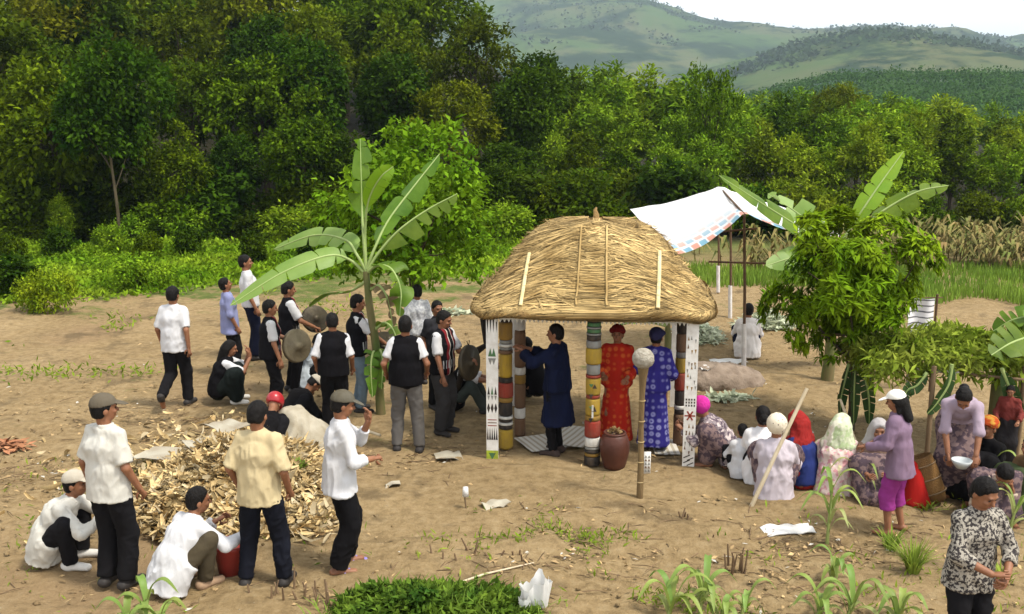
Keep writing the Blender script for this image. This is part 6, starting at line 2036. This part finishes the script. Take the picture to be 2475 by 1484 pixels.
X, Y = r.uniform(4.7, 17, m), r.uniform(24.4, 29.0, m)
k = (n2(X, Y, .8, 12.) > -.25) & ((X > 9.3) | (r.random(m) < .22))
X, Y = X[k], Y[k]
for x, y in zip(X, Y):
    h = r.uniform(.35, 1.0) * (.8 if x < 8 else 1)
    dc.tube([[x, y, 0], [x + r.normal() * .06, y, h]], [.02, .01], 4, caps=False)
    for k_ in range(7):
        a = r.uniform(0, 6.283)
        d = np.array([math.cos(a), math.sin(a), 0])
        z0 = h * r.uniform(.25, 1)
        L = r.uniform(.35, .7)
        s = np.array([-d[1], d[0], 0]) * .04
        p0 = np.array([x, y, z0])
        p1, p2 = p0 + d * L * .45 + [0, 0, L * .35], p0 + d * L * .85 + [0, 0, -L * .15]
        dc.add([p0 - s * .5, p0 + s * .5, p1 + s, p1 - s, p2], [[0, 1, 2, 3], [3, 2, 4, 4]])
tag(dc.build('dry_corn', DRYC), 'patch of drying tan corn stalks below the young acacias', 'corn', kind='stuff')

# ------------------------------------------------------------------ litter: dead stalks, twigs, leaf scraps
TWIG = mat('twig', (.19, .125, .07), .9, (.11, .07, .04), 12, island=.4)
def stubble(fx, fy, k, h, label, seed, spread=.12):
    r = np.random.default_rng(seed)
    ro = empty('dead_stalks', at(fx, fy))
    for _ in range(k):
        a = np.array([r.normal() * spread, r.normal() * spread * .6, -.02])
        MB().tube([a, a + [r.normal() * .03, r.normal() * .03, h * r.uniform(.5, 1)]], [.012, .007], 5).build('stalk', TWIG, ro)
    return tag(ro, label, 'stalks')
stubble(1645, 1255, 5, .14, 'short dead stalks on the dirt right of the ball-topped post', 1)
stubble(1760, 1380, 9, .28, 'taller dead brown stalks above the corn seedlings', 2)
stubble(1690, 1300, 2, .18, 'two lone dead stalks between post and seedlings', 3, .05)
stubble(690, 1445, 9, .22, 'dead stalks at the feet of the cream shirt', 4, .16)
stubble(790, 1450, 8, .22, 'dead stalks left of the leafy shrub', 5, .14)
stubble(1100, 1350, 6, .2, 'dark dead stalks above the leafy shrub', 6, .12)
stubble(1240, 1345, 5, .12, 'low dead stalks right of the leafy shrub', 7, .12)
tw = MB()
r = np.random.default_rng(55)
spots = [(1390, 1310, .45, .25, 60), (1000, 1120, .6, .4, 45), (1130, 1385, .7, .2, 50), (1900, 1330, .5, .3, 60), (2250, 1330, .6, .4, 70), (420, 1020, .9, .5, 60), (150, 1000, 1.2, .6, 40), (1480, 1235, .5, .2, 40), (2100, 1440, .7, .3, 60), (950, 1090, .6, .3, 40), (60, 1150, .6, .4, 40), (700, 1430, .8, .2, 40)]
for fx, fy, sx, sy, k in spots:
    c = at(fx, fy)
    for _ in range(k):
        p = c + [r.normal() * sx, r.normal() * sy, .012]
        a = r.normal() * .7 + (0 if r.random() < .7 else 1.5)
        L = r.uniform(.06, .3)
        d = np.array([math.cos(a), math.sin(a), r.normal() * .06])
        tw.tube([p, p + d * L * .5 + [0, 0, .012], p + d * L], [.004, .0045, .002], 4, caps=False)
tag(tw.build('twigs', TWIG), 'thin dead twigs strewn over the dirt', 'twigs', kind='stuff')
lt = MB()
for _ in range(3200):
    fx, fy, sx, sy, k = spots[r.integers(len(spots))]
    c = at(fx, fy) if r.random() < .6 else np.array([r.uniform(-6, 6), r.uniform(8, 17), 0])
    p = c + [r.normal() * sx, r.normal() * sy, .016]
    lt.leaves(p[None], nrm(r.normal(size=(1, 3)) * [1, 1, .15]), nrm(r.normal(size=(1, 3)) * .4 + [0, 0, 1]), r.uniform(.03, .10), r.uniform(.012, .04), int(r.random() < .045))
tag(lt.build('leaf_litter', [mat('litter_leaf', (.42, .29, .14), .9, (.18, .12, .06), 3, island=.5), mat('litter_white', (.48, .45, .39), .7)]), 'dry leaf scraps and bits of litter on the dirt', 'litter', kind='stuff')
cl_ = MB()
O8 = np.array([[1, 0, 0], [0, 1, 0], [-1, 0, 0], [0, -1, 0], [0, 0, 1], [.6, .6, -.3], [-.6, .6, -.3], [-.6, -.6, -.3], [.6, -.6, -.3]], float)
F8 = [[0, 1, 4, 4], [1, 2, 4, 4], [2, 3, 4, 4], [3, 0, 4, 4], [5, 1, 0, 0], [6, 2, 1, 1], [7, 3, 2, 2], [8, 0, 3, 3], [1, 5, 6, 6], [2, 6, 7, 7], [3, 7, 8, 8], [0, 8, 5, 5]]
for _ in range(2600):
    x, y = r.uniform(-7, 7), 7.6 + 12 * r.random() ** 1.3
    if n2(np.array([x]), np.array([y]), .7, 66.)[0] < r.uniform(-.6, .5):
        continue
    s = .008 + .03 * r.random() ** 3
    V = O8 * s * r.uniform(.6, 1.3, (9, 3)) * [1, 1, .7]
    cl_.add(V + [x, y, .012], F8)
tag(cl_.build('dirt_clods', gm), 'small clods and pebbles of the same dirt scattered over the clearing', 'clods', kind='stuff')
m = 5200
zones = [(2150, 1420, 1.3, .6), (1980, 1440, .7, .5), (1650, 1450, .5, .3), (750, 1440, .8, .2), (200, 1300, 1.2, .8), (1250, 1300, .8, .4), (2350, 1260, .9, .5), (1350, 1300, .5, .25), (300, 1180, .8, .5)]
zi = r.integers(0, len(zones), m)
Cw = np.array([at(a_, b_) for a_, b_, _, _ in zones])[zi]
sp_ = np.array([[c_, d_] for _, _, c_, d_ in zones])[zi]
X, Y = Cw[:, 0] + r.normal(size=m) * sp_[:, 0], Cw[:, 1] + r.normal(size=m) * sp_[:, 1]
k = n2(X, Y, 2.6, 91.) > .12
X, Y = X[k], Y[k]
m = len(X)
tag(MB().leaves(np.stack([X, Y, r.uniform(.005, .05, m)], 1), nrm(r.normal(size=(m, 3)) + [0, 0, .8]), nrm(r.normal(size=(m, 3)) * .6 + [0, -.2, 1]), r.uniform(.03, .11, m), r.uniform(.008, .024, m)).build('small_weeds', WEED2), 'tiny scattered weeds in the foreground dirt', 'weeds', kind='stuff')
m = 5000
X, Y = r.uniform(-7, 7, m), 7.6 + 9 * r.random(m) ** 1.2
k = n2(X, Y, .9, 17.) > r.uniform(-.4, .6, m)
X, Y = X[k], Y[k]
m = len(X)
tag(MB().leaves(np.stack([X, Y, np.full(m, .016)], 1), nrm(r.normal(size=(m, 3)) * [1, .6, .08]), nrm(r.normal(size=(m, 3)) * .3 + [0, 0, 1]), r.uniform(.04, .16, m), r.uniform(.003, .008, m)).build('straw_bits', mat('straw_bit', (.38, .28, .14), .9, (.15, .10, .05), 2, island=.5)), 'broken straw bits trampled into the dirt', 'straw', kind='stuff')
c = at(1090, 1415)
tag(MB().tube([c, at(1170, 1395) + [0, 0, .03], at(1290, 1362) + [0, 0, .01]], [.012, .010, .006], 6).build('dry_cane', PALEW), 'long thin dry cane lying above the leafy shrub', 'cane')
p0 = at(900, 1075)
tag(MB().tube([at(862, 1062) + [0, 0, .16], p0 + [.1, 0, .12]], [.02, .018], 7).build('loose_branch', PALEW), 'pale loose branch sticking out by the grey-capped man', 'branch')
rs = at(15, 1078)
brush(15, 1082, .25, .15, .05, 'reddish dead leaves on the dirt at the left edge', 12, mat('reddish_leaf', (.25, .10, .05), .9, (.34, .16, .08), 5, island=.4), 90)

# ------------------------------------------------------------------ the hazy air over the valley
hz = bpy.data.materials.new('valley_haze')
hz.use_nodes = True
n, l = nodes_of(hz)
n.clear()
out = N('OutputMaterial')
pv = N('VolumePrincipled', Density=.00024)
pv.inputs['Color'].default_value = (.70, .86, 1.0, 1)
pv.inputs['Anisotropy'].default_value = .2
l.new(pv.outputs[0], out.inputs['Volume'])
hb = MB().box((0, 2600, 200), (12400, 5900, 412)).build('haze', hz, smooth=False)
tag(hb, 'pale blue haze filling the valley air', 'haze', kind='stuff')
